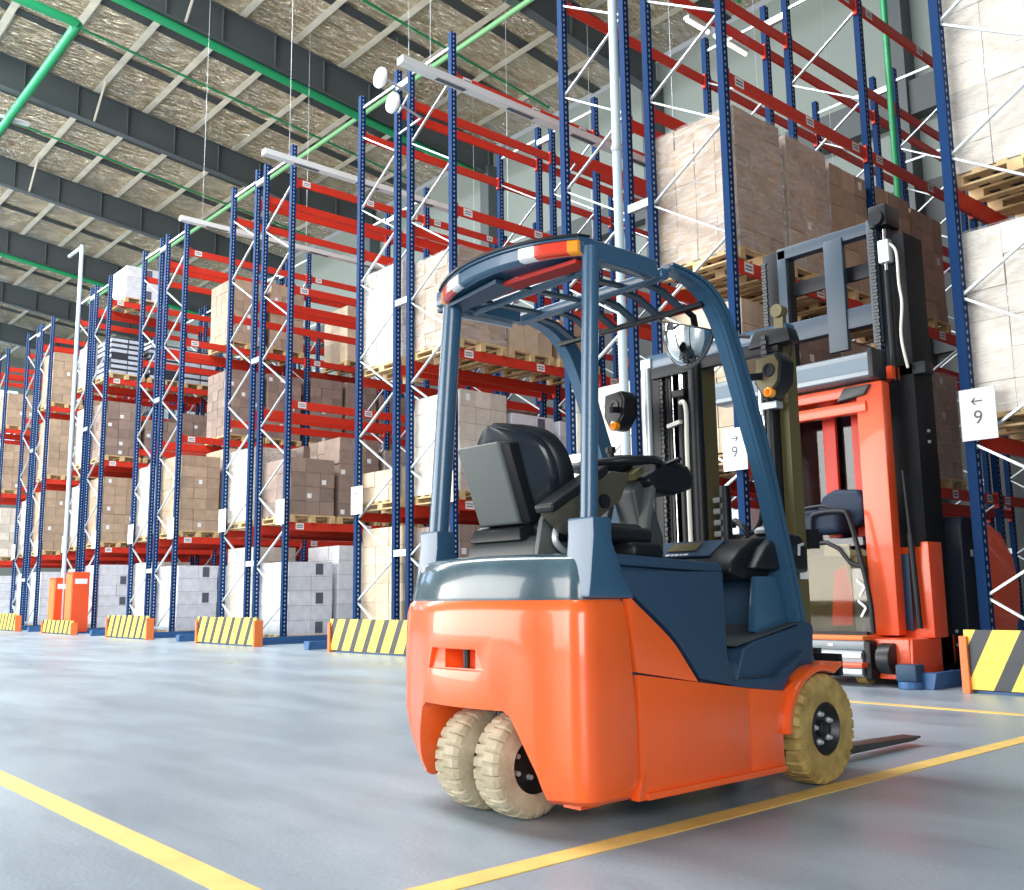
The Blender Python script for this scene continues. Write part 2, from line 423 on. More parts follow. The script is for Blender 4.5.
# pipes
def pipe(path, r, m, label, name='pipe', group=None):
    o = MB().tube(path, r, 12).build(name, m); tag(o, label, 'pipe', group)
def rline(x, dz, y0, y1): return [(x, y0, zr(y0)+dz), (x, y1, zr(y1)+dz)]
pipe(rline(-22.75, -.10, -2, 18.5), .11, M['greenpipe'], 'thick green pipe running along the lower edge of a roof rafter', group='green roof pipes')
pipe(spline([(-31.5, 6.8, 14.9), (-24.6, 6.8, 14.95), (-24.05, 6.75, 14.98), (-23.9, 6.3, 15.02), (-23.9, 2, 15.3)], 5), .12, M['greenpipe'], 'green pipe with a bend at upper left corner', group='green roof pipes')
pipe([(-11, 14.28, 14.53), (-46, 14.28, 14.53)], .07, mat('pale_green_pipe_paint', (.22, .52, .24), .4), 'thin pale green pipe crossing diagonally behind the rack tops', group='green roof pipes')
pipe(rline(-43.1, -.08, -1, 18.5), .09, M['greenpipe'], 'green pipe under a far rafter near the left edge', group='green roof pipes')
for i, (x, lab) in enumerate(((-19.6, 'thin green line under the foil roof, second bay from left pipe bend'), (-26.4, 'thin green line under the foil roof, below the pipe bend'), (-33.3, 'thin green line under the foil roof, at the left edge'), (-12.8, 'thin green line under the foil roof, above rack centre'))):
    struct(MB().tube(rline(x, .966, -3, 18.8), .035, 10).build('trim_%d' % t, M['greenpipe'])); t += 1
pipe([(-6.62, 13.5, 0), (-6.62, 13.5, 12)], .05, M['greenpipe'], 'vertical green pipe behind the racks at upper right', group='green roof pipes')
for gx, top, lab in ((-7.55, 14.8, 'tall pale blue riser pipe in front of the rack behind the forklift'), (-27.77, 10.7, 'tall pale blue riser pipe among the far racks at left')):
    o = thing('riser_pipe', lab, 'pipe', (gx, 8.36, 0), 'pale blue riser pipes')
    bm = MB().cyl((0, 0, 0), (0, 0, top), .055, 14)
    bm.build('pipe_run', M['lightpipe'], o)
    for z in (1.6, 4.3, 6.1, 8.4): MB().cyl((0, 0, z), (0, 0, z+.06), .068, 14).build('coupling', M['steel'], o)
    if top < 12:
        MB().cyl((0, 0, top-.05), (-1.1, .0, top-.02), .05, 10).build('elbow_pipe', M['lightpipe'], o)

# cable / lamp trunking above the aisles
def trunk(x, y0, y1, z, lab):
    o = thing('light_trunking', lab, 'lamp fixture', (x, y0, z), 'white trunking above the aisles')
    MB().box(-.07, .07, 0, y1-y0, -.05, .05).build('tray', M['tray'], o)
    yy = .6
    while yy < y1-y0-.8: MB().box(-.035, .035, yy, yy+.5, -.058, -.045).build('slot', M['rafter'], o, smooth=0); yy += 1.3
    yy = .5
    while yy < y1-y0: MB().cyl((0, yy, .05), (0, yy, zr(y0+yy)-z+.95), .004, 6).build('hanger_wire', M['steel'], o); yy += 2.6
trunk(-10.1, 6.95, 18, 7.9, 'white lamp trunking between the two racks left of the pale riser pipe')
trunk(-15.1, 7.5, 18, 8.6, 'white lamp trunking above the second aisle left of the forklift')
trunk(-20.2, 8.1, 18, 9.1, 'white lamp trunking above the third aisle left of the forklift')
trunk(-30.3, 3.0, 7.4, 15.0, 'white lamp trunking crossing the pipe at upper left edge')
for (x, y0, y1, lab) in ((-10.07, 13.1, 13.75, 'lit tube lamp high up, left of the rack post above the mast'), (-10.07, 13.95, 14.9, 'lit tube lamp high up, right of the rack post above the mast')):
    o = thing('tube_lamp', lab, 'lamp', (x, y0, 10.95), 'lit tube lamps')
    MB().box(-.06, .06, 0, y1-y0, .02, .08).build('housing', M['tray'], o)
    MB().cyl((0, .02, 0), (0, y1-y0-.02, 0), .03, 10).build('lamp_tube', M['lamp'], o)
for (x, y, z, lab) in ((-12.0, 7.9, 8.80, 'upper white disc lamp hanging beside the rack top'), (-11.95, 8.1, 8.43, 'lower white disc lamp hanging beside the rack top')):
    o = thing('disc_lamp', lab, 'lamp', (x, y, z), 'white disc lamps')
    MB().lathe([(-.04, .005), (-.04, .155), (.0, .165), (.05, .12), (.06, .005)], axis='y', seg=28).build('lamp_shade', M['white'], o)
    MB().tube([(0, .05, 0), (0, .2, 0), (-.12, .62, 0), (-12.79-x, 8.76-y, 0)], .02, 8).build('bracket', M['steel'], o)

# ------------------------------------------------------------------ pallet racks
X0, PER, FD, GAP, YP, HT = -8.893, 5.0555, 1.1997, .285, 8.716, 9.57
BAY = 3.2; NB = 3
LV = (2.13, 4.42, 6.66, 8.83)
def xp(k, i): return X0-k*PER+(0, FD, FD+GAP, 2*FD+GAP)[i]

def post_mesh():
    # omega section, 0.09 deep along the aisle, perforated by the material
    w, d, t_ = .085, .10, .006
    poly = [(-w/2, 0), (w/2, 0), (w/2, d), (w/2-.02, d), (w/2-.02, d-t_), (w/2-t_, d-t_), (w/2-t_, t_), (-w/2+t_, t_), (-w/2+t_, d-t_), (-w/2+.02, d-t_), (-w/2+.02, d), (-w/2, d)]
    return MB().prism(poly, 0, HT, 'z').box(-.075, .075, -.02, .12, 0, .012).mesh('post', M['post'], smooth=0)
POST = post_mesh()
def brace_mesh(flip):
    bm = MB(); a, c = .05, FD-.05; z = .07; left = True
    zs = []; z = .74-.67
    n = 0
    while z < HT-.5:
        zs.append((z, n % 2)); z += .6725; n += 1
    for (z0, s0), (z1, s1) in zip(zs, zs[1:]):
        xa = (a if s0 else c); xb = (a if s1 else c)
        if flip: xa, xb = FD-xa, FD-xb
        bm.bar((xa, .05, z0), (xb, .05, z1), .022, .035, up=(0, 1, 0))
    bm.bar((a, .05, HT-.22), (c, .05, HT-.22), .022, .04); bm.bar((a, .05, .2), (c, .05, .2), .022, .04)
    return bm.mesh('bracing', M['steel'], smooth=0)
BR = (brace_mesh(False), brace_mesh(True))
def beam_mesh():
    bm = MB().box(-.022, .022, .0, BAY-.11, -.075, .075)
    bm.box(-.03, .035, -.012, .03, -.13, .11).box(-.03, .035, BAY-.14, BAY-.098, -.13, .11)
    return bm.mesh('beam', M['redbeam'], bevel=.004, seg=1, smooth=0)
BEAM = beam_mesh()
def blabel_mesh():
    bm = MB()
    bm.m(0).box(.0222, .0242, 0, .17, -.055, .06)
    bm.m(1).box(.0242, .0248, .02, .15, .012, .03).box(.0242, .0248, .02, .15, -.025, -.008)
    return bm.mesh('beam_label', [M['label'], M['print']], smooth=0)
BLAB = blabel_mesh()
def spacer_mesh():
    bm = MB().box(-.02, GAP+.02, -.006, .06, -.05, .05)
    return bm.mesh('row_spacer', M['steel'], smooth=0)
SPC = spacer_mesh()

RACKNAME = {-1: 'at the right edge of the photo', 0: 'directly behind the forklift', 1: 'first left of the forklift', 2: 'second left of the forklift',
            3: 'third left of the forklift', 4: 'fourth left of the forklift', 5: 'fifth left of the forklift', 6: 'sixth left, at the photo edge'}
def rack(k, rows):
    o = thing('pallet_rack', 'tall blue and red double pallet rack, ' + RACKNAME[k], 'pallet rack', (xp(k, 0), YP, 0), 'pallet racks')
    for r in rows:
        ox = (0, FD+GAP)[r]
        for n in range(NB+1):
            for e in (0, 1):
                obj('post', POST, o, (ox+(.0425 if e == 0 else FD-.0425), n*BAY, 0))
            obj('bracing', BR[r], o, (ox, n*BAY, 0))
            if r == 1:
                for z in (1.48, 5.5, 9.25): obj('row_spacer', SPC, o, (FD, n*BAY, z))
        for n in range(NB):
            for z in LV:
                for e in (0, 1):
                    q = obj('beam', BEAM, o, (ox+(.0425 if e == 0 else FD-.0425), n*BAY+.105, z))
                    if e == 0: q.rotation_euler = (0, 0, 0)
                    if e == r and k <= 4:
                        for yl in ((.14, 1.62, 2.72) if k <= 2 else (.14,)):
                            l = obj('beam_label', BLAB, q, (0, yl, 0))
                            if e == 0: l.scale = (-1, 1, 1)
    return o
for k in range(-1, 7): rack(k, (0, 1))

# ------------------------------------------------------------------ pallets with loads
def pallet(bm, w, d):
    for i in range(6): x = -w/2+.05+i*(w-.1)/5; bm.box(x-.05, x+.05, -d/2, d/2, .115, .14)
    for y in (-d/2+.05, 0, d/2-.05):
        bm.box(-w/2, w/2, y-.05, y+.05, .09, .115)
        for x in (-w/2+.07, 0, w/2-.07): bm.box(x-.07, x+.07, y-.05, y+.05, .02, .09)
        bm.box(-w/2, w/2, y-.05, y+.05, 0, .02)
PALC = {}
def pal_mesh(w, d):
    if (w, d) not in PALC:
        bm = MB(); pallet(bm, w, d); PALC[(w, d)] = bm.mesh('wooden_pallet', M['wood'], smooth=0)
    return PALC[(w, d)]
SIZE = dict(kraft=(.33, .31, .25), brown=(.33, .30, .24), beige=(.44, .31, .29), pale=(.44, .32, .27), white=(.44, .46, .27), crate=(.6, .44, .15))
def cartons(w, d, h, style, rnd):
    sx, sy, sz = SIZE[style]
    nx, ny, nz = max(2, round(w/sx)), max(2, round(d/sy)), max(2, round(h/sz))
    bm = bmesh.new(); lay = bm.faces.layers.float.new('tint')
    z0 = .14
    dx, dy, dz = w/nx, d/ny, h/nz
    core = MB(); core.bm.free(); core.bm = bm; core.mi = 0
    def bx(x0, x1, y0, y1, za, zb, tint, mi):
        n = len(bm.faces); core.mi = mi; core.box(x0, x1, y0, y1, za, zb)
        bm.faces.ensure_lookup_table()
        for f in bm.faces[n:]: f[lay] = tint
    bx(-w/2+.02, w/2-.02, -d/2+.02, d/2-.02, z0, z0+h-.02, .5, 1)
    for iz in range(nz):
        off = (iz % 2)*.5
        for ix in range(nx):
            for iy in range(ny):
                if 0 < ix < nx-1 and 0 < iy < ny-1 and iz < nz-1: continue
                j = .006
                g_ = .006 if style != 'crate' else .03
                jx = rnd.uniform(-j, j); jy = rnd.uniform(-j, j)
                top = z0+(iz+1)*dz-g_/2-(0 if style != 'crate' else .045)
                x0, x1 = -w/2+ix*dx+g_/2, -w/2+(ix+1)*dx-g_/2
                y0, y1 = -d/2+iy*dy+g_/2, -d/2+(iy+1)*dy-g_/2
                bx(x0+jx, x1+jx, y0+jy, y1+jy, z0+iz*dz+.001, top, rnd.random(), 0)
                if style in ('kraft', 'beige', 'pale') and rnd.random() < .10 and ix == nx-1:
                    bx(x1+jx, x1+jx+.002, y0+jy+dy*.35, y0+jy+dy*.62, z0+iz*dz+dz*.35, z0+iz*dz+dz*.75, .5, 2)
                if style == 'white' and ix == nx-1 and iy == ny//2 and iz % 2 == 0:
                    bx(x1+jx, x1+jx+.003, y0+jy+dy*.2, y0+jy+dy*.55, z0+iz*dz+.03, top-.03, .5, 3)
                if style == 'brown' and ix == nx-1 and rnd.random() < .16:
                    bx(x1+jx, x1+jx+.002, y0+jy+.03, y0+jy+.12, z0+iz*dz+.05, z0+iz*dz+.14, .5, 2)
    bmesh.ops.recalc_face_normals(bm, faces=bm.faces[:])
    me = bpy.data.meshes.new('carton_stack'); bm.to_mesh(me); bm.free()
    for m in (CART[style], M['gap'], M['label'], M['darklabel']): me.materials.append(m)
    return me
def wrap_mesh(w, d, h):
    bm = MB(); n = 10; seg = 40; rr = []
    rnd = random.Random(int(w*100+d*37+h*91))
    for i in range(n+1):
        z = .10+(h+.05)*i/n; ring = []
        for (ax, ay) in [(-1, -1), (1, -1), (1, 1), (-1, 1)]:
            ring.append((ax*(w/2+.014+rnd.uniform(0, .008)), ay*(d/2+.014+rnd.uniform(0, .008)), z))
        rr.append(ring)
    bm.rings(rr, cap=False)
    return bm.mesh('stretch_film', M['film'], smooth=0)
BASE = (0, 2.207, 4.497, 6.737, 8.907)
LNAME = ('on floor', 'on lowest beams', 'on second beams', 'on third beams', 'on top beams')
ORD = ('first', 'second', 'third', 'fourth', 'fifth', 'sixth', 'seventh')
RN2 = {-1: 'rack at right edge', 0: 'rack behind forklift', 1: 'first rack left', 2: 'second rack left', 3: 'third rack left', 4: 'fourth rack left', 5: 'fifth rack left', 6: 'sixth rack left'}
ADJ = dict(kraft='kraft cartons', brown='dark brown cartons', beige='beige cartons', pale='film-wrapped cartons', white='white boxes', crate='grey-white crates')
def load(k, row, j, lev, top, style, film=False, w=None):
    rnd = random.Random(int(k*1000+row*300+j*20+lev))
    i = row*2
    cx = (xp(k, i)+xp(k, i+1))/2+rnd.uniform(-.02, .02); y0 = YP+.13+(j//3)*BAY+(j % 3)*1.03
    cy = y0+.47+rnd.uniform(-.02, .02)
    W, D = w or 1.16, .905
    h = top-BASE[lev]-.14
    side = ('left half', 'right half')[row]
    o = thing('pallet_load', '%s %s, %s from the aisle, %s of %s' % (ADJ[style], LNAME[lev], ORD[int(j)], side, RN2[k]), 'pallet load', (cx, cy, BASE[lev]), 'loaded pallets in the racks')
    obj('wooden_pallet', pal_mesh(1.2, .95), o)
    obj('carton_stack', cartons(W, D, h, style, rnd), o)
    if film: obj('stretch_film', wrap_mesh(W, D, h), o)
A, B = 0, 1
LOADS = [
 # (rack, row, slot, level, top, style, film)
 (-1, A, 0, 1, 4.05, 'pale', 1), (-1, A, 0, 2, 6.5, 'pale', 1), (-1, A, 1, 1, 4.0, 'pale', 0), (-1, A, 1, 2, 6.3, 'pale', 0),
 (0, B, 0, 2, 6.33, 'kraft', 1), (0, B, 1, 2, 6.30, 'kraft', 1), (0, B, 2, 2, 6.25, 'kraft', 0), (0, B, 3, 2, 6.24, 'kraft', 0), (0, B, 4, 2, 6.2, 'kraft', 0),
 (0, B, 0, 1, 4.05, 'beige', 0), (0, B, 1, 1, 3.92, 'brown', 0), (0, B, 2, 1, 3.9, 'kraft', 1), (0, B, 3, 1, 3.9, 'brown', 1), (0, B, 4, 1, 3.85, 'kraft', 1),
 (0, B, 0, 0, 1.7, 'white', 0), (0, B, 1, 0, 1.7, 'white', 0), (0, B, 2, 0, 1.7, 'brown', 0), (0, B, 3, 0, 1.7, 'brown', 0),
 (0, A, 0, 1, 3.4, 'pale', 0), (0, A, 0, 0, 1.7, 'beige', 0),
 (1, A, 0, 2, 6.28, 'pale', 1), (1, A, 0, 1, 2.85, 'beige', 0), (1, A, 0, 0, 1.92, 'beige', 0), (1, A, 1, 1, 4.05, 'brown', 0), (1, A, 2, 1, 4.05, 'brown', 0), (1, A, 3, 1, 4.0, 'kraft', 0),
 (1, B, 0, 2, 6.1, 'kraft', 1), (1, B, 1, 2, 5.35, 'beige', 0), (1, B, 2, 2, 5.3, 'kraft', 0), (1, B, 0, 1, 3.87, 'pale', 0), (1, B, 1, 1, 3.62, 'white', 0), (1, B, 2, 1, 3.6, 'white', 0), (1, B, 3, 1, 3.5, 'beige', 0),
 (1, B, 0, 0, 1.85, 'brown', 0), (1, B, 1, 0, 1.7, 'white', 0), (1, B, 2, 0, 1.7, 'beige', 0),
 (2, A, 0, 1, 3.8, 'pale', 1), (2, A, 0, 0, 1.82, 'pale', 0), (2, A, 1, 1, 3.9, 'brown', 0), (2, A, 2, 1, 3.9, 'brown', 0),
 (2, B, 0, 1, 3.42, 'brown', 0), (2, B, 1, 1, 3.9, 'brown', 0), (2, B, 2, 1, 3.72, 'brown', 1), (2, B, 3, 1, 3.8, 'brown', 0), (2, B, 4, 1, 3.7, 'kraft', 0),
 (2, B, 0, 0, 1.48, 'white', 0), (2, B, 1, 0, 1.8, 'white', 0), (2, B, 2, 0, 1.6, 'white', 0),
 (3, B, 1, 3, 8.42, 'kraft', 0), (3, B, 2, 3, 8.5, 'kraft', 0), (3, B, 4, 3, 8.35, 'beige', 0),
 (3, B, 1, 2, 6.2, 'brown', 0), (3, B, 2, 2, 6.22, 'brown', 0), (3, B, 3, 2, 6.28, 'brown', 0), (3, B, 4, 2, 6.3, 'brown', 0), (3, B, 5, 2, 6.1, 'brown', 0),
 (3, B, 0, 1, 4.06, 'kraft', 0), (3, B, 1, 1, 4.3, 'beige', 0), (3, B, 2, 1, 4.2, 'brown', 0), (3, B, 0, 0, 1.57, 'white', 0), (3, B, 1, 0, 1.57, 'white', 0), (3, B, 2, 0, 1.5, 'white', 0),
 (3, A, 0, 1, 4.0, 'pale', 1), (3, A, 0, 0, 1.7, 'pale', 0),
 (4, B, .28, 4, 9.95, 'white', 0), (4, B, 0, 3, 7.9, 'crate', 0), (4, B, 1, 3, 7.88, 'crate', 0), (4, B, 2, 3, 7.85, 'crate', 0), (4, B, 3, 3, 7.85, 'crate', 0), (4, B, 4, 3, 7.8, 'crate', 0), (4, B, 5, 3, 7.8, 'crate', 0),
 (4, B, 0, 2, 6.1, 'brown', 0), (4, B, 1, 2, 5.7, 'brown', 0), (4, B, 2, 2, 6.0, 'brown', 0), (4, B, 3, 2, 6.0, 'brown', 0), (4, B, 4, 2, 6.0, 'brown', 0), (4, B, 5, 2, 6.0, 'brown', 0),
 (4, B, 0, 1, 4.06, 'kraft', 0), (4, B, 1, 1, 4.0, 'kraft', 0), (4, B, 2, 1, 4.0, 'kraft', 0), (4, B, 0, 0, 1.75, 'white', 0), (4, B, 1, 0, 1.75, 'white', 0), (4, B, 2, 0, 1.7, 'white', 0),
 (4, A, 0, 3, 8.0, 'pale', 0), (4, A, 0, 2, 6.2, 'pale', 0), (4, A, 0, 1, 4.0, 'pale', 0), (4, A, 0, 0, 1.7, 'pale', 0),
 (5, B, 0, 3, 8.45, 'kraft', 0), (5, B, 0, 2, 6.35, 'kraft', 0), (5, B, 0, 1, 4.15, 'kraft', 0), (5, B, 0, 0, 1.7, 'white', 0), (5, B, 1, 3, 8.3, 'kraft', 0), (5, B, 1, 2, 6.3, 'kraft', 0), (5, B, 1, 1, 4.1, 'kraft', 0), (5, B, 1, 0, 1.6, 'white', 0),
 (5, A, 0, 1, 4.0, 'pale', 0), (5, A, 0, 0, 1.7, 'white', 0),
 (6, B, 0, 3, 8.0, 'kraft', 0), (6, B, 0, 2, 6.2, 'kraft', 0), (6, B, 0, 1, 4.0, 'pale', 0), (6, B, 0, 0, 1.7, 'white', 0), (6, B, 1, 2, 6.2, 'kraft', 0), (6, B, 1, 1, 4.0, 'beige', 0), (6, B, 1, 0, 1.7, 'white', 0),
]
for L in LOADS: load(L[0], L[1], L[2], L[3], L[4], L[5], bool(L[6]))

# ------------------------------------------------------------------ rack-end barriers, guide rails, signs, red cabinets
BN = {-1: 'at the right edge of the photo', 0: 'hidden behind the forklift', 1: 'just left of the forklift', 2: 'second left of the forklift', 3: 'third left of the forklift', 4: 'fourth left of the forklift', 5: 'at the left photo edge'}
for k in range(-1, 6):
    x0, x1 = xp(k, 0)*.955+.02, xp(k, 3)*.955-.12
    h = .49 if k != 4 else .34
    o = thing('rack_end_barrier', 'yellow and black striped rack end barrier ' + BN[k], 'barrier', (x0, 7.93, 0), 'striped rack end barriers')
    MB().box(.03, x1-x0-.03, -.03, .01, .03, h).box(.03, x1-x0-.03, -.034, -.03, h*.5-.006, h*.5).build('striped_board', M['stripes'], o, smooth=0)
    for q in (0, x1-x0-.06):
        MB().box(q, q+.06, -.06, .10, 0, h-.05).build('end_post', M['orangepost'], o, bevel=.004, smooth=0)
    MB().box(.06, x1-x0-.06, .01, .14, 0, .02).build('base_plate', M['railblue'], o, smooth=0)
for k in range(-1, 6):
    for side in (0, 1):
        x = xp(k, 0)-.14 if side == 0 else xp(k, 3)+.10
        o = MB().box(-.06, .06, -.60, 9.6, 0, .02).box(-.06 if side else .0, .0 if side else .06, -.60, 9.6, .02, .13).hexa(
            [(-.06, -.76, 0), (.06, -.76, 0), (.06, -.60, 0), (-.06, -.60, 0), (-.09, -.76, .13), (.09, -.76, .13), (.06, -.60, .13), (-.06, -.60, .13)]).build('guide_rail', M['railblue'], None, bevel=.004, smooth=0, loc=(x, 8.72, 0))
        tag(o, 'low blue guide rail, %s side of %s' % (('left', 'right')[side], RN2[k]), 'guide rail', 'floor guide rails')

def sign(x0, x1, z0, num, arrow, lab):
    o = thing('aisle_sign', lab, 'sign', ((x0+x1)/2, YP-.03, z0), 'white aisle number signs')
    w = x1-x0; hh = .46
    MB().box(-w/2, w/2, -.006, .006, 0, hh).build('sign_panel', M['label'], o, smooth=0)
    s = 1 if arrow == 'r' else -1
    az = .345; bm = MB().box(-.045, .045, -.009, -.006, az-.006, az+.006)
    for u in (1, -1): bm.bar((s*.047, -.0075, az), (s*.015, -.0075, az+u*.03), .012, .003, up=(0, 1, 0))
    bm.build('arrow', M['print'], o, smooth=0)
    text_mesh('number', num, .17, M['print'], o, (0, -.0075, .195))
sign(-3.84, -3.53, 2.10, '9', 'l', 'white sign with left arrow and 9 on the rack at right')
sign(-6.43, -6.12, 2.10, '9', 'r', 'white sign with right arrow and 9 seen through the mast')
sign(-8.92, -8.60, 2.10, '8', 'l', 'white sign with 8 behind the forklift rear pillar')
sign(-13.98, -13.64, 2.16, '7', 'l', 'white sign with 7 on the rack just left of the forklift')
sign(-11.52, -11.22, 2.16, '8', 'r', 'white sign with right arrow and 8 beside the forklift pillar')
for k, n in ((2, 6), (3, 5), (4, 4), (5, 3)):
    sign(xp(k, 0)-.03, xp(k, 0)+.29, 2.16, str(n), 'l', 'white aisle sign on the left post of the rack %s' % RACKNAME[k])
    sign(xp(k, 3)-.27, xp(k, 3)+.04, 2.16, str(n+1), 'r', 'white aisle sign on the right post of the rack %s' % RACKNAME[k])
for x0, x1, y, h, lab in ((-28.25, -27.72, 8.15, 1.44, 'left one of two red cabinets between the far racks'), (-26.85, -26.32, 8.15, 1.55, 'right one of two red cabinets, with a white label, between the far racks')):
    o = thing('red_cabinet', lab, 'cabinet', (x0, y, 0), 'red cabinets at the far racks')
    MB().box(0, x1-x0, 0, .42, .04, h).box(.03, x1-x0-.03, .03, .4, 0, .04).build('cabinet_body', M['redpaint'], o, bevel=.01, smooth=0)
    MB().box(.03, x1-x0-.03, -.012, 0, .08, h-.05).build('lit_front', M['orangepost'], o, smooth=0)  # front of the red cabinet coloured orange to look lit
    MB().box(x1-x0, x1-x0+.004, .06, .36, h-.3, h-.17).build('white_label', M['label'], o, smooth=0)

#@@PART2
# ------------------------------------------------------------------ the orange forklift (local frame: +x right, +y forward, origin under the front axle)
FK = thing('forklift', 'orange three-wheel electric forklift with dark blue cab frame standing in the foreground', 'forklift', (-2.92, 3.78, 0))
HW = .56
def contour(z, inset=0, n=10, front=-1.153, rear=-1.415, bow=.115, r=.085, hw=.535, lc=0, dx=.025):
    # rear half of the body seen from above: front right -> round the rear -> front left
    front = front-.045*max(0, min(1, (z-.45)/.34)); w = hw-inset; yr = rear+inset; r = max(r-inset*.3, .03); pts = [(w, front, z)]
    for i in range(n+1):
        a = PI/2*i/n
        pts.append((w-r+r*math.cos(a), yr+r-r*math.sin(a), z))
    for i in range(1, 10):
        u = 1-2*i/10
        pts.append(((w-r)*u, yr-bow*(1-u*u), z))
    for i in range(n+1):
        a = PI/2*i/n
        pts.append((-(w-r)-r*math.sin(a), yr+r-r*math.cos(a), z))
    pts.append((-w, front, z))
    if lc: pts = [(x+lc*min(1, max(0, (-x-.15)/.38)), y, z) for x, y, z in pts]
    return [(x+dx, y, z) for x, y, z in pts]
def diff(o, cutters):
    for c in cutters:
        md = o.modifiers.new('cut', 'BOOLEAN'); md.operation = 'DIFFERENCE'; md.object = c; md.solver = 'EXACT'
    dg = bpy.context.evaluated_depsgraph_get(); dg.update()
    me = bpy.data.meshes.new_from_object(o.evaluated_get(dg)); o.modifiers.clear(); old = o.data; o.data = me
    for c in cutters: bpy.data.objects.remove(c)
    bm = bmesh.new(); bm.from_mesh(me)
    bmesh.ops.remove_doubles(bm, verts=bm.verts[:], dist=.0008)
    bmesh.ops.dissolve_limit(bm, angle_limit=.01, verts=bm.verts[:], edges=bm.edges[:])
    return bm
cw = MB().rings([contour(.105, .03, lc=.135), contour(.12, .014, lc=.125), contour(.16, .006, lc=.10), contour(.20, .002, lc=.075), contour(.27, 0, lc=.035), contour(.36, 0), contour(.66, 0), contour(.735, .004), contour(.772, .012), contour(.79, .026), contour(.796, .05)]).build('counterweight', M['orange'], FK)
well = MB().prism([(-.36, .05), (.415, .05), (.375, .20), (.31, .33), (.28, .385), (.25, .405), (-.20, .405), (-.235, .385), (-.255, .33), (-.30, .20)], -1.8, -1.16, 'y').build('c', M['orange'], FK)
slot = MB().prism([(-.17, .535), (.17, .535), (.13, .612), (-.14, .612)], -1.7, -1.495, 'y').build('c', M['orange'], FK)
slot2 = MB().prism([(-.085, .54), (.095, .54), (.095, .608), (-.085, .608)], -1.6, -1.40, 'y').build('c', M['orange'], FK)
bm = diff(cw, [well, slot, slot2])
es = [e for e in bm.edges if len(e.link_faces) == 2 and e.calc_face_angle(0) > .7]
try: bmesh.ops.bevel(bm, geom=es, offset=.012, segments=3, profile=.5, affect='EDGES', clamp_overlap=True)
except Exception: pass
bm.to_mesh(cw.data); bm.free(); cw.data.shade_smooth(); cw.data.set_sharp_from_angle(angle=math.radians(35))
cw.data.materials.clear(); cw.data.materials.append(M['orange'])
MB().cyl((.02, -1.475, .53), (.02, -1.475, .62), .013, 14).build('tow_pin', M['rim'], FK)
MB().prism([(-.03, .072), (.05, .072), (.065, .12), (-.045, .12)], -1.36, -1.26, 'y').build('jack_point', M['orange'], FK, loc=(.41, .02, .01))
# rear hood
hd = MB().rings([contour(.78, .022), contour(.80, .02), contour(.86, .032), contour(.90, .042), contour(.922, .05), contour(.938, .064), contour(.947, .09), contour(.95, .16)]).build('rear_hood', M['hood'], FK, smooth=50)
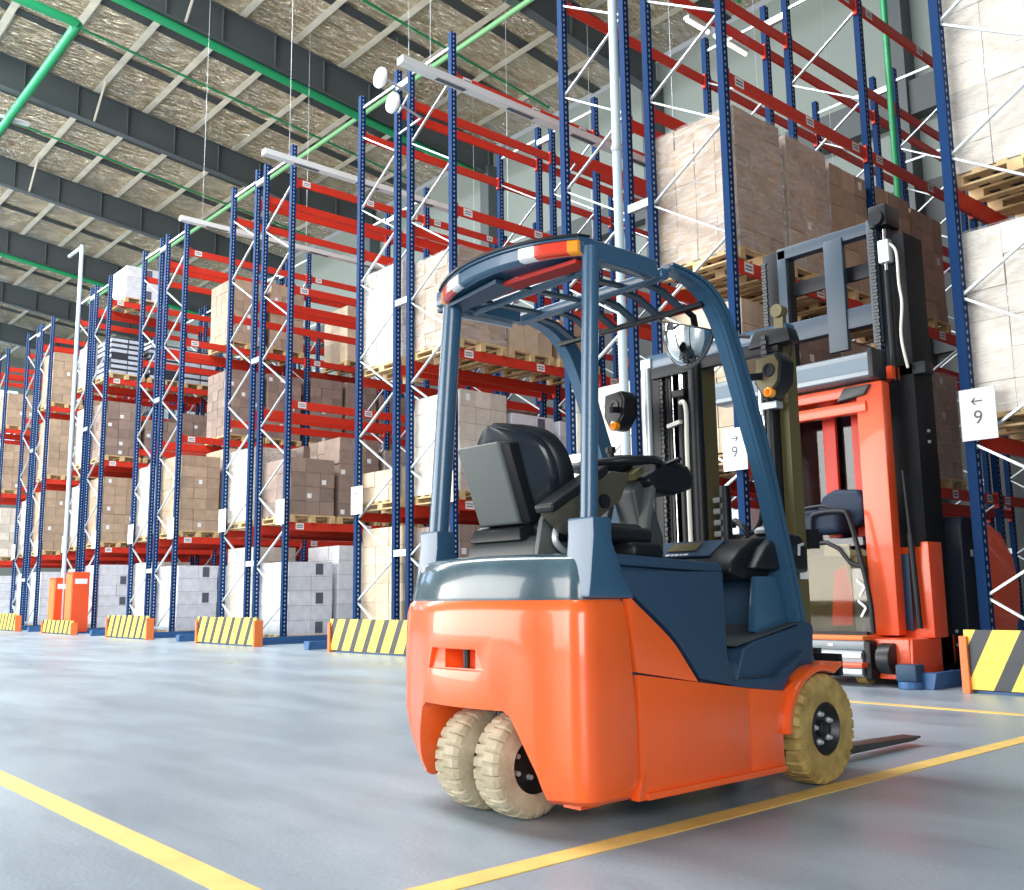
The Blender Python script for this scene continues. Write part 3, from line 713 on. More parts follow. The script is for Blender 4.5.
# inner chassis, battery case and covers
MB().box(-.50, .50, -1.17, -.06, .13, .44).build('chassis', M['matteblack'], FK, bevel=.01)
BT = MB().prism([(-1.22, .44), (-.64, .44), (-.64, .80), (-.63, .885), (-1.22, .905)], -.535, .535).build('battery_case', M['navy'], FK, bevel=.02, seg=3)
MB().prism([(-1.25, .905), (-.63, .878), (-.618, .885), (-.618, .905), (-.64, .917), (-1.25, .945)], -.55, .55).build('battery_lid', M['navy'], FK, bevel=.012, seg=3)
for s in (1, -1):
    def X(a, b_): return (a, b_) if s > 0 else (-b_, -a)
    # dark side panel with its flared foot
    side = spline([(-1.235, .885), (-1.19, .80), (-1.11, .72), (-1.0, .655), (-.90, .575), (-.82, .505), (-.765, .468)], 5)
    poly = [(y, z) for y, z in [(p[0], p[1]) for p in spline([(a, b2, 0) for a, b2 in [(-1.235, .885), (-1.15, .80), (-1.03, .715), (-.93, .64), (-.85, .555), (-.79, .485)]], 5)]]
    MB().prism(poly+[(-.60, .448), (-.60, .50), (-.625, .56), (-.632, .882)], *X(.515, .562)).build('side_cover', M['navy'], FK, bevel=.012, seg=3)
    MB().prism([(-1.182, .785), (-1.165, .785)]+[(y-.012, z-.012) for y, z in poly[5:]]+[(-.80, .475), (-1.142, .53)], *X(.525, .558)).build('upper_side_panel', M['orange'], FK, bevel=.006, seg=2)
    MB().prism([(-1.138, .522), (-.494, .432), (-.505, .110), (-1.138, .117)], *X(.525, .56)).build('lower_side_panel', M['orange'], FK, bevel=.006, seg=2)
    arch = [(-.245+.0, .30)]+[(-.005+.265*math.cos(a), .235+.262*math.sin(a)) for a in [PI*(1-i/12*.62)-.10 for i in range(13)]]
    fr = [(-.487, .432), (-.497, .110), (-.275, .108), (-.285, .16), (-.283, .235)]
    outer = [(-.005+.272*math.cos(a), .235+.262*math.sin(a)) for a in [PI-i*PI*.62/14 for i in range(15)]]
    inner = [(y*1.0+.0, z) for y, z in [(-.005+.245*math.cos(a), .235+.236*math.sin(a)) for a in [PI-i*PI*.62/14 for i in range(15)]]]
    MB().prism([(-.484, .430), (-.494, .110), (-.272, .108)]+[(-.005+.268*math.cos(a), .235+.26*math.sin(a)) for a in [PI-i*PI*.30/8 for i in range(9)]]+[(-.26, .405)], *X(.52, .556)).build('front_side_panel', M['orange'], FK, bevel=.005, seg=2)
    MB().prism([(y, z) for y, z in outer]+[(.15, .503), (.15, .485)]+inner[::-1], *X(.40, .585)).build('front_fender', M['orange'], FK, bevel=.006, seg=2)
    MB().prism([(-1.12, .098), (-.285, .095), (-.285, .118), (-1.12, .122)], *X(.50, .575)).build('sill_trim', M['orange'], FK, bevel=.004)
    MB().hexa([(s*.53, -1.165, .10), (s*.568, -1.165, .10), (s*.568, -1.12, .10), (s*.53, -1.12, .10), (s*.54, -1.135, .185), (s*.562, -1.135, .185), (s*.562, -1.12, .185), (s*.54, -1.12, .185)]).build('step_bracket', M['orange'], FK, bevel=.003)
    # entry step
    MB().prism([(-.585, .465), (-.585, .44), (-.485, .43), (-.26, .40), (-.235, .43), (-.10, .535), (-.08, .56), (-.22, .50), (-.30, .462)], *X(.40, .555)).build('entry_step', M['navy'], FK, bevel=.008, seg=2)
    for k in range(5):
        MB().box(*X(.44, .53), -.57+k*.055, -.57+k*.055+.025, .4635, .4685).build('step_grip', M['grey'], FK, smooth=0)
    # raised side of the floor
    MB().prism([(-.52, .46), (.02, .46), (.05, .655), (.02, .672), (-.38, .605), (-.46, .58)], *X(.33, .52)).build('floor_side', M['navy'], FK, bevel=.012, seg=3)
    MB().prism([(-.50, .59), (-.36, .612), (.0, .676), (.0, .684), (-.37, .62), (-.50, .597)], *X(.10, .505)).build('floor_mat', M['grey'], FK, bevel=.002)
    # overhead guard: rear pillar with its foot
    px = .485 if s > 0 else -.395; pr = .032 if s > 0 else .042; dxs = 0 if s > 0 else .055
    MB().rings([[(px+pr*math.cos(q), y+pr*math.sin(q), z) for q in [2*PI*k_/20 for k_ in range(20)]] for y, z, px in ((-1.30, .96, px), (-1.288, 1.1, px), (-1.245, 2.08, px+(0 if s > 0 else .045)))]).build('rear_pillar', M['blue'], FK, smooth=30)
    MB().prism([(-1.375, .792), (-1.365, .845), (-1.345, 1.0), (-1.345, 1.07), (-1.25, 1.07), (-1.25, .985), (-1.21, .90), (-1.14, .785)], *((.43, .56) if s > 0 else (-.46, -.335))).build('pillar_foot', M['blue'], FK, bevel=.012, seg=2)
    # front pillar: curved channel from the roof to the fender
    out = spline([(-.79, 2.118, 0), (-.69, 2.11, 0), (-.56, 2.085, 0), (-.45, 2.01, 0), (-.365, 1.87, 0), (-.27, 1.64, 0), (-.17, 1.38, 0), (-.065, 1.004, 0), (.006, .725, 0), (.066, .50, 0)], 5)
    inn = spline([(-.79, 2.055, 0), (-.70, 2.045, 0), (-.62, 2.0, 0), (-.545, 1.90, 0), (-.475, 1.74, 0), (-.385, 1.50, 0), (-.29, 1.25, 0), (-.19, .93, 0), (-.12, .70, 0), (-.07, .50, 0)], 5)
    inn = [(a[0]*.46+b2[0]*.54, a[1]*.46+b2[1]*.54) for a, b2 in zip(out, inn)]
    def mixp(f): return [(a[0]*(1-f)+b2[0]*f, a[1]*(1-f)+b2[1]*f) for a, b2 in zip(out, inn)]
    def strip(f0, f1, xa, xb):
        A_ = mixp(f0); B_ = mixp(f1); m_ = MB()
        rr = [[(xa, a[0], a[1]), (xb, a[0], a[1]), (xb, b2[0], b2[1]), (xa, b2[0], b2[1])] for a, b2 in zip(A_, B_)]
        return m_.rings(rr)
    fp = strip(0, 1, s*.44+dxs, s*.488+dxs).build('front_pillar', M['blue'], FK, smooth=30)
    strip(.03, .36, s*.484+dxs, s*.505+dxs).build('pillar_rib', M['blue'], fp, smooth=30)
    strip(.52, .97, s*.484+dxs, s*.505+dxs).build('pillar_rib', M['blue'], fp, smooth=30)
    # roof side rail
    MB().bar((s*.44+dxs, -1.29, 2.088), (s*.44+dxs, -.845, 2.088), .065, .075).build('roof_rail', M['blue'], FK, bevel=.012, seg=3)
    # front wheel
    R0 = .229
    tw = MB(); N = 28
    prof = [(-.07, .10, 0), (-.077, .145, 0), (-.074, .16, 0), (-.078, .19, 0), (-.076, .212, 1), (-.060, .226, 1), (-.03, .229, 2), (-.004, .2295, 2), (.004, .2295, 3), (.03, .229, 3), (.060, .226, 4), (.076, .212, 4), (.078, .19, 0), (.074, .16, 0), (.077, .145, 0), (.07, .10, 0)]
    def tyre(bm, prof, N, dep, sc=1):
        rr = []
        for i in range(N*6):
            ring = []
            for x, r, c in prof:
                ph = (i % 6)
                if c in (3, 4): ph = ((i+3) % 6)
                cut = (ph == 0) and c in (1, 2, 3, 4)
                rr_ = r-(dep if c in (1, 4) else dep*.55 if c in (2, 3) else 0)*(1 if cut else 0)
                a = 2*PI*(i+.3*(abs(x)/.08))/(N*6)
                ring.append((x, rr_*math.cos(a), rr_*math.sin(a)))
            rr.append(ring)
        return bm.rings(rr, cap=False, closed=True)
    fw = thing0 = bpy.data.objects.new('front_wheel', None); C.objects.link(fw); fw.parent = FK; fw.location = (s*.492, .03, R0)
    tyre(tw, prof, N, .018).build('tyre', M['tyre'], fw, smooth=28)
    f = s
    MB().lathe([(f*.045, .005), (f*.045, .076), (f*.052, .084), (f*.068, .090), (f*.078, .100), (f*.070, .112), (-f*.07, .112), (-f*.07, .005)], seg=36).build('rim', M['rim'], fw)
    MB().lathe([(f*.04, .036), (f*.062, .034), (f*.07, .024), (f*.07, .004)], seg=24).build('hub', M['rim'], fw)
    for k in range(5):
        a = 2*PI*k/5+.5
        MB().lathe([(f*.043, .002), (f*.043, .013), (f*.055, .013), (f*.059, .010), (f*.068, .008), (f*.069, .002)], (0, .060*math.cos(a), .060*math.sin(a)), seg=8).build('wheel_nut', M['steel'], fw, smooth=30)
# twin rear wheels on a turntable
rw = [(-.072, .10, 0), (-.073, .150, 0), (-.070, .172, 1), (-.056, .187, 1), (-.03, .190, 2), (-.004, .1905, 2), (.004, .1905, 3), (.03, .190, 3), (.056, .187, 4), (.070, .172, 4), (.073, .150, 0), (.072, .10, 0)]
for x in (-.118, .112):
    e = bpy.data.objects.new('rear_wheel', None); C.objects.link(e); e.parent = FK; e.location = (x, -1.285, .1905); e.rotation_euler = (0, 0, -.05)
    tyre(MB(), rw, 26, .014).build('tyre', M['tyre2'], e, smooth=28)
    for f in (1, -1):
        MB().lathe([(f*.01, .004), (f*.01, .07), (f*.05, .085), (f*.072, .10), (f*.06, .11), (f*.0, .11)], seg=32).build('rim', M['rim'], e)
    for k in range(5):
        a = 2*PI*k/5
        MB().lathe([(.008, .002), (.008, .011), (.028, .009), (.029, .002)], (0, .052*math.cos(a), .052*math.sin(a)), seg=8).build('wheel_nut', M['steel'], e, smooth=30)
MB().cyl((0, -1.285, .19), (0, -1.285, .46), .028, 16).box(-.02, .02, -1.36, -1.21, .38, .43).build('steer_axle', M['rim'], FK)
MB().box(-.30, .30, -1.26, -1.1, .40, .44).build('axle_plate', M['chassis'] if 'chassis' in M else M['orange'], FK)
MB().cyl((-.42, 0, .229), (.42, 0, .229), .06, 16).box(-.3, .3, -.1, .1, .15, .34).build('drive_axle', M['rim'], FK, smooth=30)

# roof of the overhead guard
def rbar(u, dy=0, dz=0):                     # bowed rear crossbar, u from -1 to 1
    return Vector((.0525+.4245*u, -1.262-.11*(1-abs(u)**2.2)+dy, 2.092+.012*(1-u*u)+dz))
rr = []
for i in range(25):
    u = -1+2*i/24
    rr.append([rbar(u, y, z) for y, z in ((-.008, -.03), (.10, -.045), (.10, .022), (.0, .03), (-.035, .022), (-.035, .012), (-.012, .008))])
RB = MB().rings(rr).build('rear_crossbar', M['blue'], FK, smooth=30)
rr = []
for i in range(25):
    u = -1.01+2.02*i/24
    rr.append([rbar(u, y, z) for y, z in ((-.045, .020), (.02, .030), (.02, .038), (-.045, .030))])
MB().rings(rr).build('visor_edge', M['black'], RB, smooth=30)
def lens(u0, u1, m_, name, dy=-.03):
    rr = []
    for i in range(9):
        u = u0+(u1-u0)*i/8
        rr.append([rbar(u, dy+y, z) for y, z in ((.03, -.045), (.008, -.043), (-.004, -.033), (-.004, .006), (.006, .014), (.03, .014))])
    MB().rings(rr).build(name, m_, RB, smooth=40)
for s in (1, -1):
    a = (lambda p, q: (s*p, s*q))
    lens(*a(.90, .985), M['amber'], 'amber_lens'); lens(*a(.60, .90), M['redlens'], 'red_lens'); lens(*a(.44, .60), M['clearlens'], 'clear_lens')
lens(-.43, .43, M['blue'], 'lamp_bar_cover', -.024)
MB().prism([(.05, -1.30), (.43, -1.27), (.43, -1.19), (.05, -1.22)], 2.03, 2.046, 'z').build('red_reflector', M['redmatte'], RB, smooth=0)
MB().prism([(-.43, -1.27), (.05, -1.34), (.05, -1.22), (-.43, -1.19)], 2.034, 2.05, 'z').build('visor_underside', M['navy'], RB, smooth=0)
MB().cyl((-.39, -1.10, 2.06), (.44, -1.10, 2.07), .020, 12).build('roof_crossbar', M['blue'], FK)
MB().bar((-.42, -.80, 2.078), (.47, -.80, 2.078), .05, .045).build('roof_crossbar', M['blue'], FK, bevel=.012, seg=3)
MB().bar((-.41, -.545, 2.003), (.46, -.545, 2.003), .03, .022).build('roof_crossbar', M['blacksteel'], FK, bevel=.006)
for x in (-.31, -.18, -.05, .08, .21, .34):
    MB().bar((x, -.80, 2.075), (x, -.665, 2.062), .034, .014).bar((x, -.67, 2.062), (x, -.545, 2.006), .034, .014).build('roof_slat', M['slate'], FK)
for x in (-.25, 0, .25): MB().bar((x, -1.24, 2.06), (x, -.82, 2.075), .030, .014).build('roof_slat', M['slate'], FK)
MB().bar((-.405, -1.20, 2.055), (-.405, -.86, 2.06), .012, .06).build('roof_side_plate', M['steel'], FK)

# seat
se = bpy.data.objects.new('seat', None); C.objects.link(se); se.parent = FK; se.location = (.0, 0, 0)
def backrest(th0, th1, sc, m_, nm, dy=0):
    bm = MB(); rr = []; nv = 18; nu = 20
    def pt(u, v, off):
        v = 1-(1-v)**1.8; z = 1.075+.40*v*sc+(1-sc)*.18
        w_ = (.15+.095*math.sin(min(1, v/.55)*PI/2))*(1 if v < .5 else max(.02, 1-((v-.5)/.5)**2.6)**(1/2.2))
        x = w_*u*sc
        yy = -1.19-.13*v+.075*abs(u)**2.4+dy+off
        return (x, yy, z)
    for i in range(nv+1):
        v = i/nv
        ring = [pt(-1+2*j/nu, v, th0) for j in range(nu+1)]+[pt(1-2*j/nu, v, th1) for j in range(nu+1)]
        rr.append(ring)
    return bm.rings(rr).build(nm, m_, se, bevel=0, smooth=60)
backrest(0, .06, 1, M['vinyl'], 'backrest')
backrest(-.028, .0, .94, M['vinylgloss'], 'backrest_shell')
bm = MB().hexa([(-.145, -1.275, 1.075), (.095, -1.275, 1.075), (.095, -1.19, 1.075), (-.145, -1.19, 1.075), (-.155, -1.385, 1.385), (.10, -1.385, 1.385), (.10, -1.29, 1.395), (-.155, -1.29, 1.395)])
bm.build('back_panel', M['shell'], se, bevel=.012, seg=3)
MB().hexa([(.095, -1.262, 1.08), (.12, -1.235, 1.08), (.12, -1.17, 1.08), (.095, -1.17, 1.08), (.10, -1.37, 1.38), (.125, -1.345, 1.375), (.125, -1.27, 1.39), (.10, -1.27, 1.395)]).build('panel_side', M['black'], se, bevel=.004)
MB().box(-.25, .25, -1.22, -.72, 1.0, 1.085).build('seat_cushion', M['vinyl'], se, bevel=.035, seg=4)
MB().prism([(-1.30, .945), (-.74, .915), (-.76, .985), (-1.0, 1.01), (-1.24, 1.03), (-1.285, 1.0)], -.2, .2).build('seat_base', M['grey'], se, bevel=.015, seg=2)
MB().hexa([(-.19, -1.30, 1.01), (.13, -1.30, 1.01), (.13, -1.2, 1.01), (-.19, -1.2, 1.01), (-.17, -1.285, 1.06), (.11, -1.285, 1.06), (.11, -1.2, 1.08), (-.17, -1.2, 1.08)]).build('seat_skirt', M['black'], se, bevel=.012)
# seat-side bracket, hydraulic armrest box and its hose
MB().prism([(-1.30, .945), (-1.14, .945), (-1.14, 1.06), (-1.17, 1.13), (-1.24, 1.13), (-1.27, 1.08)], .20, .225).build('seat_bracket', M['shell'], FK, bevel=.006)
ar = MB().prism([(-1.335, 1.10), (-1.03, 1.27), (-.92, 1.27), (-.98, 1.16), (-1.20, 1.02), (-1.24, 1.03)], .27, .36).build('armrest', M['olivedark'], FK, bevel=.012, seg=2)
MB().prism([(-1.345, 1.095), (-1.045, 1.262), (-1.06, 1.292), (-1.355, 1.125)], .265, .365).build('armrest_pad', M['black'], ar, bevel=.012, seg=3)
MB().lathe([(.355, .005), (.355, .028), (.372, .026), (.372, .004)], (0, -1.08, 1.15), seg=18).build('armrest_knob', M['black'], ar)
MB().tube(spline([(.25, -1.22, 1.06), (.26, -1.24, 1.0), (.26, -1.17, .95), (.25, -1.10, .94)], 5), .013, 10).build('cable', M['steel'], FK)
MB().box(.24, .40, -.96, -.78, .93, 1.0).build('lever_box', M['black'], FK, bevel=.03, seg=3)
MB().cyl((.30, -1.0, 1.03), (.32, -.80, 1.025), .035, 14).build('lever_grip', M['black'], FK)

# steering column, wheel and dash
MB().prism([(-.60, .93), (-.40, .93), (-.40, 1.05), (-.47, 1.22), (-.545, 1.30), (-.60, 1.25), (-.56, 1.1)], -.05, .08).build('steering_column', M['grey'], FK, bevel=.02, seg=3)
MB().bar((.10, -.60, .92), (.10, -.50, 1.30), .03, .05, up=(1, 0, 0)).build('column_strut', M['shell'], FK, bevel=.006)
MB().bar((-.09, -.66, .93), (-.06, -.58, 1.28), .03, .05, up=(1, 0, 0)).build('column_strut', M['grey'], FK, bevel=.006)
sw = bpy.data.objects.new('steering_wheel', None); C.objects.link(sw); sw.parent = FK; sw.location = (-.01, -.60, 1.365); sw.rotation_euler = (.06, -.02, 0)
rr = []
for i in range(40):
    a = 2*PI*i/40
    rr.append([((.185+.019*math.cos(t_))*math.cos(a), (.185+.019*math.cos(t_))*math.sin(a), .019*math.sin(t_)) for t_ in [2*PI*j/10 for j in range(10)]])
MB().rings(rr, cap=False, closed=True).build('rim', M['black'], sw)
MB().lathe([(-.035, .01), (-.03, .06), (0, .075), (.012, .06), (.016, .005)], axis='z', seg=28).build('hub', M['black'], sw)
for a in (.5, PI-.5, -PI/2): MB().bar((.06*math.cos(a), .06*math.sin(a), -.005), (.18*math.cos(a), .18*math.sin(a), -.002), .04, .014).build('spoke', M['black'], sw, bevel=.004)
MB().cyl((-.13, .11, .01), (-.13, .11, .075), .016, 12).lathe([(.07, .01), (.075, .024), (.10, .024), (.105, .01)], (-.13, .11, 0), 'z', 16).build('spinner_knob', M['black'], sw)
MB().prism([(-.56, 1.29), (-.50, 1.24), (-.36, 1.235), (-.235, 1.27), (-.225, 1.33), (-.27, 1.375), (-.36, 1.395), (-.46, 1.37)], -.10, .13).build('column_head', M['black'], FK, bevel=.045, seg=4)
MB().bar((.06, -.62, 1.30), (.06, -.56, 1.335), .10, .03).build('column_bracket', M['olive'], FK)
MB().tube([(.05, -.40, 1.36), (.20, -.42, 1.385)], .011, 8).build('indicator_stalk', M['black'], FK)
MB().tube([(-.08, -.36, 1.40), (-.12, -.38, 1.43), (-.24, -.40, 1.44)], .013, 8).build('direction_lever', M['black'], FK)
DBO = .06
DB = MB().prism([(-.45, .885), (-.43, .93), (-.36, .985), (-.26, 1.035), (-.05, 1.045), (.02, 1.03), (.055, .88), (.02, .865), (-.36, .855)], -.12, .415).build('dashboard', M['black'], FK, bevel=.018, seg=3, loc=(0, DBO, 0))
MB().hexa([(-.06, -.402, .957), (.28, -.402, .957), (.28, -.285, 1.027), (-.06, -.285, 1.027), (-.06, -.408, .963), (.28, -.408, .963), (.28, -.291, 1.033), (-.06, -.291, 1.033)]).build('display_panel', M['navy'], DB, smooth=0)
MB().hexa([(.02, -.375, .986), (.18, -.375, .986), (.18, -.315, 1.022), (.02, -.315, 1.022), (.02, -.378, .989), (.18, -.378, .989), (.18, -.318, 1.025), (.02, -.318, 1.025)]).build('display_screen', M['olive'], DB, smooth=0)
for k, (x, wd) in enumerate(((.03, .02), (.06, .012), (.08, .022), (.11, .012), (.13, .026))):
    MB().hexa([(x, -.400, .966), (x+wd, -.400, .966), (x+wd, -.388, .973), (x, -.388, .973), (x, -.402, .968), (x+wd, -.402, .968), (x+wd, -.390, .975), (x, -.390, .975)]).build('panel_print', M['label'], DB, smooth=0)
MB().prism([(-.35, .90), (.05, .885), (.055, 1.0), (.0, 1.055), (-.12, 1.06), (-.26, .995)], .30, .475).build('dash_pod', M['black'], DB, bevel=.02, seg=3)
MB().tube([(.478, -.03, .96), (.482, -.03, 1.005), (.482, .0, 1.01)], .007, 8).build('key', M['steel'], DB)
MB().lathe([(0, .004), (.005, .035), (.02, .04), (.032, .022), (.036, .004)], (.36, -.12, 1.055), 'z', 18).build('dash_cap', M['steel'], DB)
# front shield, floor, pedal
MB().prism([(-.09, .46), (.0, .46), (.10, .52), (.08, .60), (-.03, .90), (-.10, .90), (-.14, .85)], -.45, .445).build('front_shield', M['navy'], FK, bevel=.01)
MB().prism([(-.30, .64), (-.17, .60), (-.09, .62), (-.045, .64), (-.13, .87), (-.26, .87)], .425, .46).build('shield_side', M['blue'], FK, bevel=.008)
MB().box(-.50, .50, -.62, -.02, .43, .475).build('floor_plate', M['black'], FK, bevel=.006)
MB().bar((.16, -.50, .50), (.18, -.40, .68), .07, .02, up=(1, 0, 0)).build('pedal', M['grey'], FK, bevel=.004)
MB().cyl((.18, -.40, .68), (.2, -.2, .72), .012, 8).build('pedal_arm', M['grey'], FK)

# dome mirror hung from the roof
dm = bpy.data.objects.new('dome_mirror', None); C.objects.link(dm); dm.parent = FK; dm.location = (.275, -.40, 1.965); dm.rotation_euler = (.0, .34, -.12); dm.scale = (1.3, 1.3, 1.22)
rr = []
for i in range(13):
    th = PI/2*i/12
    rr.append([(.105*math.sin(th)*math.cos(a), -.085*math.cos(th), -.145*math.sin(th)*math.sin(a)) for a in [PI*j/24 for j in range(25)]])
bm = MB()
vs_ = [[bm.bm.verts.new(p) for p in r] for r in rr[1:]]
tip = bm.bm.verts.new((0, -.085, 0))
for j in range(24): bm.bm.faces.new((tip, vs_[0][j], vs_[0][j+1]))
for i in range(len(vs_)-1):
    for j in range(24): bm.bm.faces.new((vs_[i][j], vs_[i][j+1], vs_[i+1][j+1], vs_[i+1][j]))
bm.build('mirror_face', M['mirror'], dm, smooth=80)
MB().tube([(.105*1.02*math.cos(PI*j/24), .002, -.145*1.02*math.sin(PI*j/24)) for j in range(25)], .007, 8).build('mirror_rim', M['grey'], dm)
MB().prism([(.104*math.cos(PI*j/24), -.144*math.sin(PI*j/24)) for j in range(25)], .0, .006, 'y').build('mirror_back', M['grey'], dm)
MB().bar((-.105, -.04, .002), (.105, -.04, .002), .09, .006).build('mirror_top', M['grey'], dm)
MB().tube([(0, .02, .0), (0, .0, .04), (-.01, -.06, .07)], .012, 8).build('mirror_stem', M['black'], dm)
# lamps on the front pillars
for s in (1, -1):
    hl = bpy.data.objects.new('work_lamp', None); C.objects.link(hl); hl.parent = FK
    hl.location = (s*.452+(.0 if s > 0 else -.03), -.06, 1.765 if s > 0 else 1.745)
    oc = [(-.065, .085), (.05, .095), (.075, .05), (.065, -.04), (.01, -.105), (-.035, -.105), (-.075, -.03)]
    MB().prism(oc, -.035, .07, 'y').build('lamp_housing', M['black'], hl, bevel=.012, seg=2)
    MB().prism([(a*.82, b2*.86) for a, b2 in oc], -.042, -.034, 'y').build('lamp_back_plate', M['olive'] if s > 0 else M['black'], hl, bevel=.004)
    MB().lathe([(-.041, .004), (-.041, .032), (-.050, .03), (-.050, .02), (-.044, .018), (-.044, .004)], (.012, 0, .015), 'y', 22).build('lamp_socket', M['vinyl'], hl)
    MB().lathe([(-.045, .003), (-.065, .014), (-.06, .022), (-.03, .022)], (.012, 0, -.088), 'y', 18).build('turn_signal', M['amber'], hl)
    MB().bar((-s*.02, -.01, .0), (-s*.06, -.12, -.02), .02, .03).build('lamp_bracket', M['black'], hl)
# mast
MY = .18
mast = bpy.data.objects.new('mast', None); C.objects.link(mast); mast.parent = FK; mast.location = (0, 0, 0)
def chan(x, y0, y1, s, m_, nm, z1=2.03, w_=.07, par=mast):
    t_ = .016
    poly = [(x-s*w_/2, y0), (x+s*w_/2, y0), (x+s*w_/2, y0+t_), (x-s*w_/2+s*t_, y0+t_), (x-s*w_/2+s*t_, y1-t_), (x+s*w_/2, y1-t_), (x+s*w_/2, y1), (x-s*w_/2, y1)]
    return MB().prism(poly, .08, z1, 'z').build(nm, m_, par, smooth=0)
chan(-.425, MY-.02, MY+.13, 1, M['blacksteel'], 'outer_rail', 2.02)
MB().box(-.36, -.195, MY+.09, MY+.12, .3, 1.95).build('carriage_rail', M['matteblack'], mast, smooth=0)
chan(.335, MY+.02, MY+.105, -1, M['olive'], 'outer_rail', 2.05, .05)
chan(-.36, MY+.0, MY+.15, 1, M['blacksteel'], 'inner_rail', 2.0, .06)
chan(.275, MY+.0, MY+.15, -1, M['blacksteel'], 'inner_rail', 1.98, .06)
MB().cyl((-.475, MY-.02, .3), (-.475, MY-.02, 1.99), .028, 16).build('lift_cylinder', M['steel'], mast)
MB().cyl((-.30, MY-.02, .3), (-.30, MY-.02, 1.98), .004, 10).build('guide_rod', M['chrome'], mast)
MB().cyl((-.335, MY-.02, .3), (-.335, MY-.02, 1.98), .005, 10).build('guide_rod', M['blacksteel'], mast)
cyl_ = MB().cyl((-.245, MY-.01, .3), (-.245, MY-.01, 1.82), .026, 16).build('lift_cylinder', M['blacksteel'], mast)
MB().cyl((-.245, MY-.01, 1.82), (-.245, MY-.01, 1.98), .018, 12).build('cylinder_rod', M['chrome'], mast)
MB().box(-.285, -.205, MY-.05, MY+.03, 1.80, 1.84).build('cylinder_collar', M['black'], mast, bevel=.006)
MB().bar((-.33, MY-.03, 1.66), (-.23, MY-.05, 1.67), .02, .02).build('hose_clamp', M['whitehose'], mast)
chan(-.145, MY-.01, MY+.10, -1, M['olive'], 'centre_rail', 1.98, .055)
MB().cyl((-.135, MY-.04, .3), (-.135, MY-.04, 1.96), .036, 18).build('free_lift_cylinder', M['blacksteel'], mast)
MB().tube(spline([(-.22, MY-.06, 1.765), (-.185, MY-.075, 1.76), (-.168, MY-.08, 1.70), (-.172, MY-.08, 1.5), (-.172, MY-.08, .9)], 6), .0115, 10).build('white_hose', M['whitehose'], mast)
MB().cyl((.295, MY-.03, .3), (.295, MY-.03, 1.72), .022, 16).build('lift_cylinder', M['blacksteel'], mast)
MB().cyl((.25, MY-.03, 1.5), (.25, MY-.03, 1.80), .02, 12).build('cylinder_rod', M['chrome'], mast)
MB().box(.255, .345, MY-.055, MY-.0, 1.655, 1.69).build('cylinder_collar', M['steel'], mast, bevel=.006)
def chain(x, y, z0, z1):
    bm = MB(); z = z0; i = 0
    while z < z1: bm.box(x-.012-.004*(i % 2), x+.012+.004*(i % 2), y-.008, y+.008, z, z+.02); z += .024; i += 1
    tag(bm.build('lift_chain', M['rim'], mast, smooth=0), kind=None)
chain(.30, MY-.065, 1.70, 1.99); chain(-.385, MY-.01, 1.0, 1.99)
tb = MB().box(-.46, .40, MY-.03, MY+.05, 1.985, 2.06).build('top_crossbar', M['blue'], mast, bevel=.01)
MB().box(-.43, .36, MY-.04, MY-.0, 1.925, 1.985).build('crossbar_web', M['blacksteel'], mast, bevel=.006)
MB().box(-.50, -.43, MY-.04, MY+.04, 1.99, 2.045).build('crossbar_bracket', M['steel'], mast, bevel=.006)
MB().hexa([(.20, MY-.06, 1.96), (.44, MY-.06, 1.96), (.44, MY+.03, 1.96), (.20, MY+.03, 1.96), (.24, MY-.05, 2.05), (.42, MY-.05, 2.03), (.42, MY+.03, 2.03), (.24, MY+.03, 2.05)]).build('hose_bracket', M['black'], mast, bevel=.008)
MB().cyl((.365, MY-.05, 2.12), (.365, MY+.0, 2.12), .032, 18).bar((.365, MY-.02, 2.0), (.365, MY-.02, 2.11), .05, .03, up=(0, 1, 0)).build('chain_anchor', M['olive'], mast)
MB().tube([(.20, MY-.02, 2.03), (.05, MY-.02, 2.07)], .014, 8).build('hose_fitting', M['black'], mast)
MB().tube(spline([(.405, MY-.01, 2.0), (.41, MY-.02, 1.9), (.375, MY-.05, 1.8), (.34, MY-.07, 1.72)], 5), .006, 8).build('lamp_cable', M['black'], mast)
for z in (.35, 1.0): MB().box(-.44, .40, MY+.11, MY+.15, z, z+.09).build('mast_crossbar', M['blacksteel'], mast)
MB().cyl((.0, MY-.02, 1.03), (.0, MY-.02, 1.32), .03, 12).build('tilt_valve', M['blacksteel'], mast)
for k in range(4): MB().box(-.045, .0, MY-.06, MY-.0, 1.07+k*.055, 1.10+k*.055).build('valve_block', M['grey'], mast, bevel=.006)
MB().tube(spline([(.06, MY-.04, 1.12), (.10, MY-.08, 1.14), (.16, MY-.10, 1.10), (.2, MY-.08, 1.03)], 5), .014, 8).build('hydraulic_hose', M['black'], mast)
MB().tube(spline([(.22, MY-.02, 1.25), (.20, MY-.03, 1.12), (.12, MY-.05, 1.05), (.05, MY-.05, 1.02)], 5), .012, 8).build('hydraulic_hose', M['black'], mast)
MB().box(.360, .362, MY+.035, MY+.10, .86, 1.0).build('mast_sticker', M['label'], mast, smooth=0)
# carriage and forks
MB().box(-.45, .45, MY+.17, MY+.205, .10, .20).build('carriage_plate', M['blacksteel'], mast, bevel=.006)
MB().box(-.45, .45, MY+.17, MY+.205, .42, .52).build('carriage_plate', M['blacksteel'], mast, bevel=.006)
for x in (-.30, .0, .30): MB().box(x-.03, x+.03, MY+.15, MY+.18, .12, .50).build('carriage_post', M['blacksteel'], mast)
for x in (-.25, .27):
    fk = MB().prism([(MY+.205, .03), (1.25, .03), (1.32, .04), (1.32, .048), (MY+.26, .075), (MY+.245, .10), (MY+.245, .54), (MY+.205, .54)], x-.05, x+.05).build('fork', M['fork'], FK, bevel=.006)

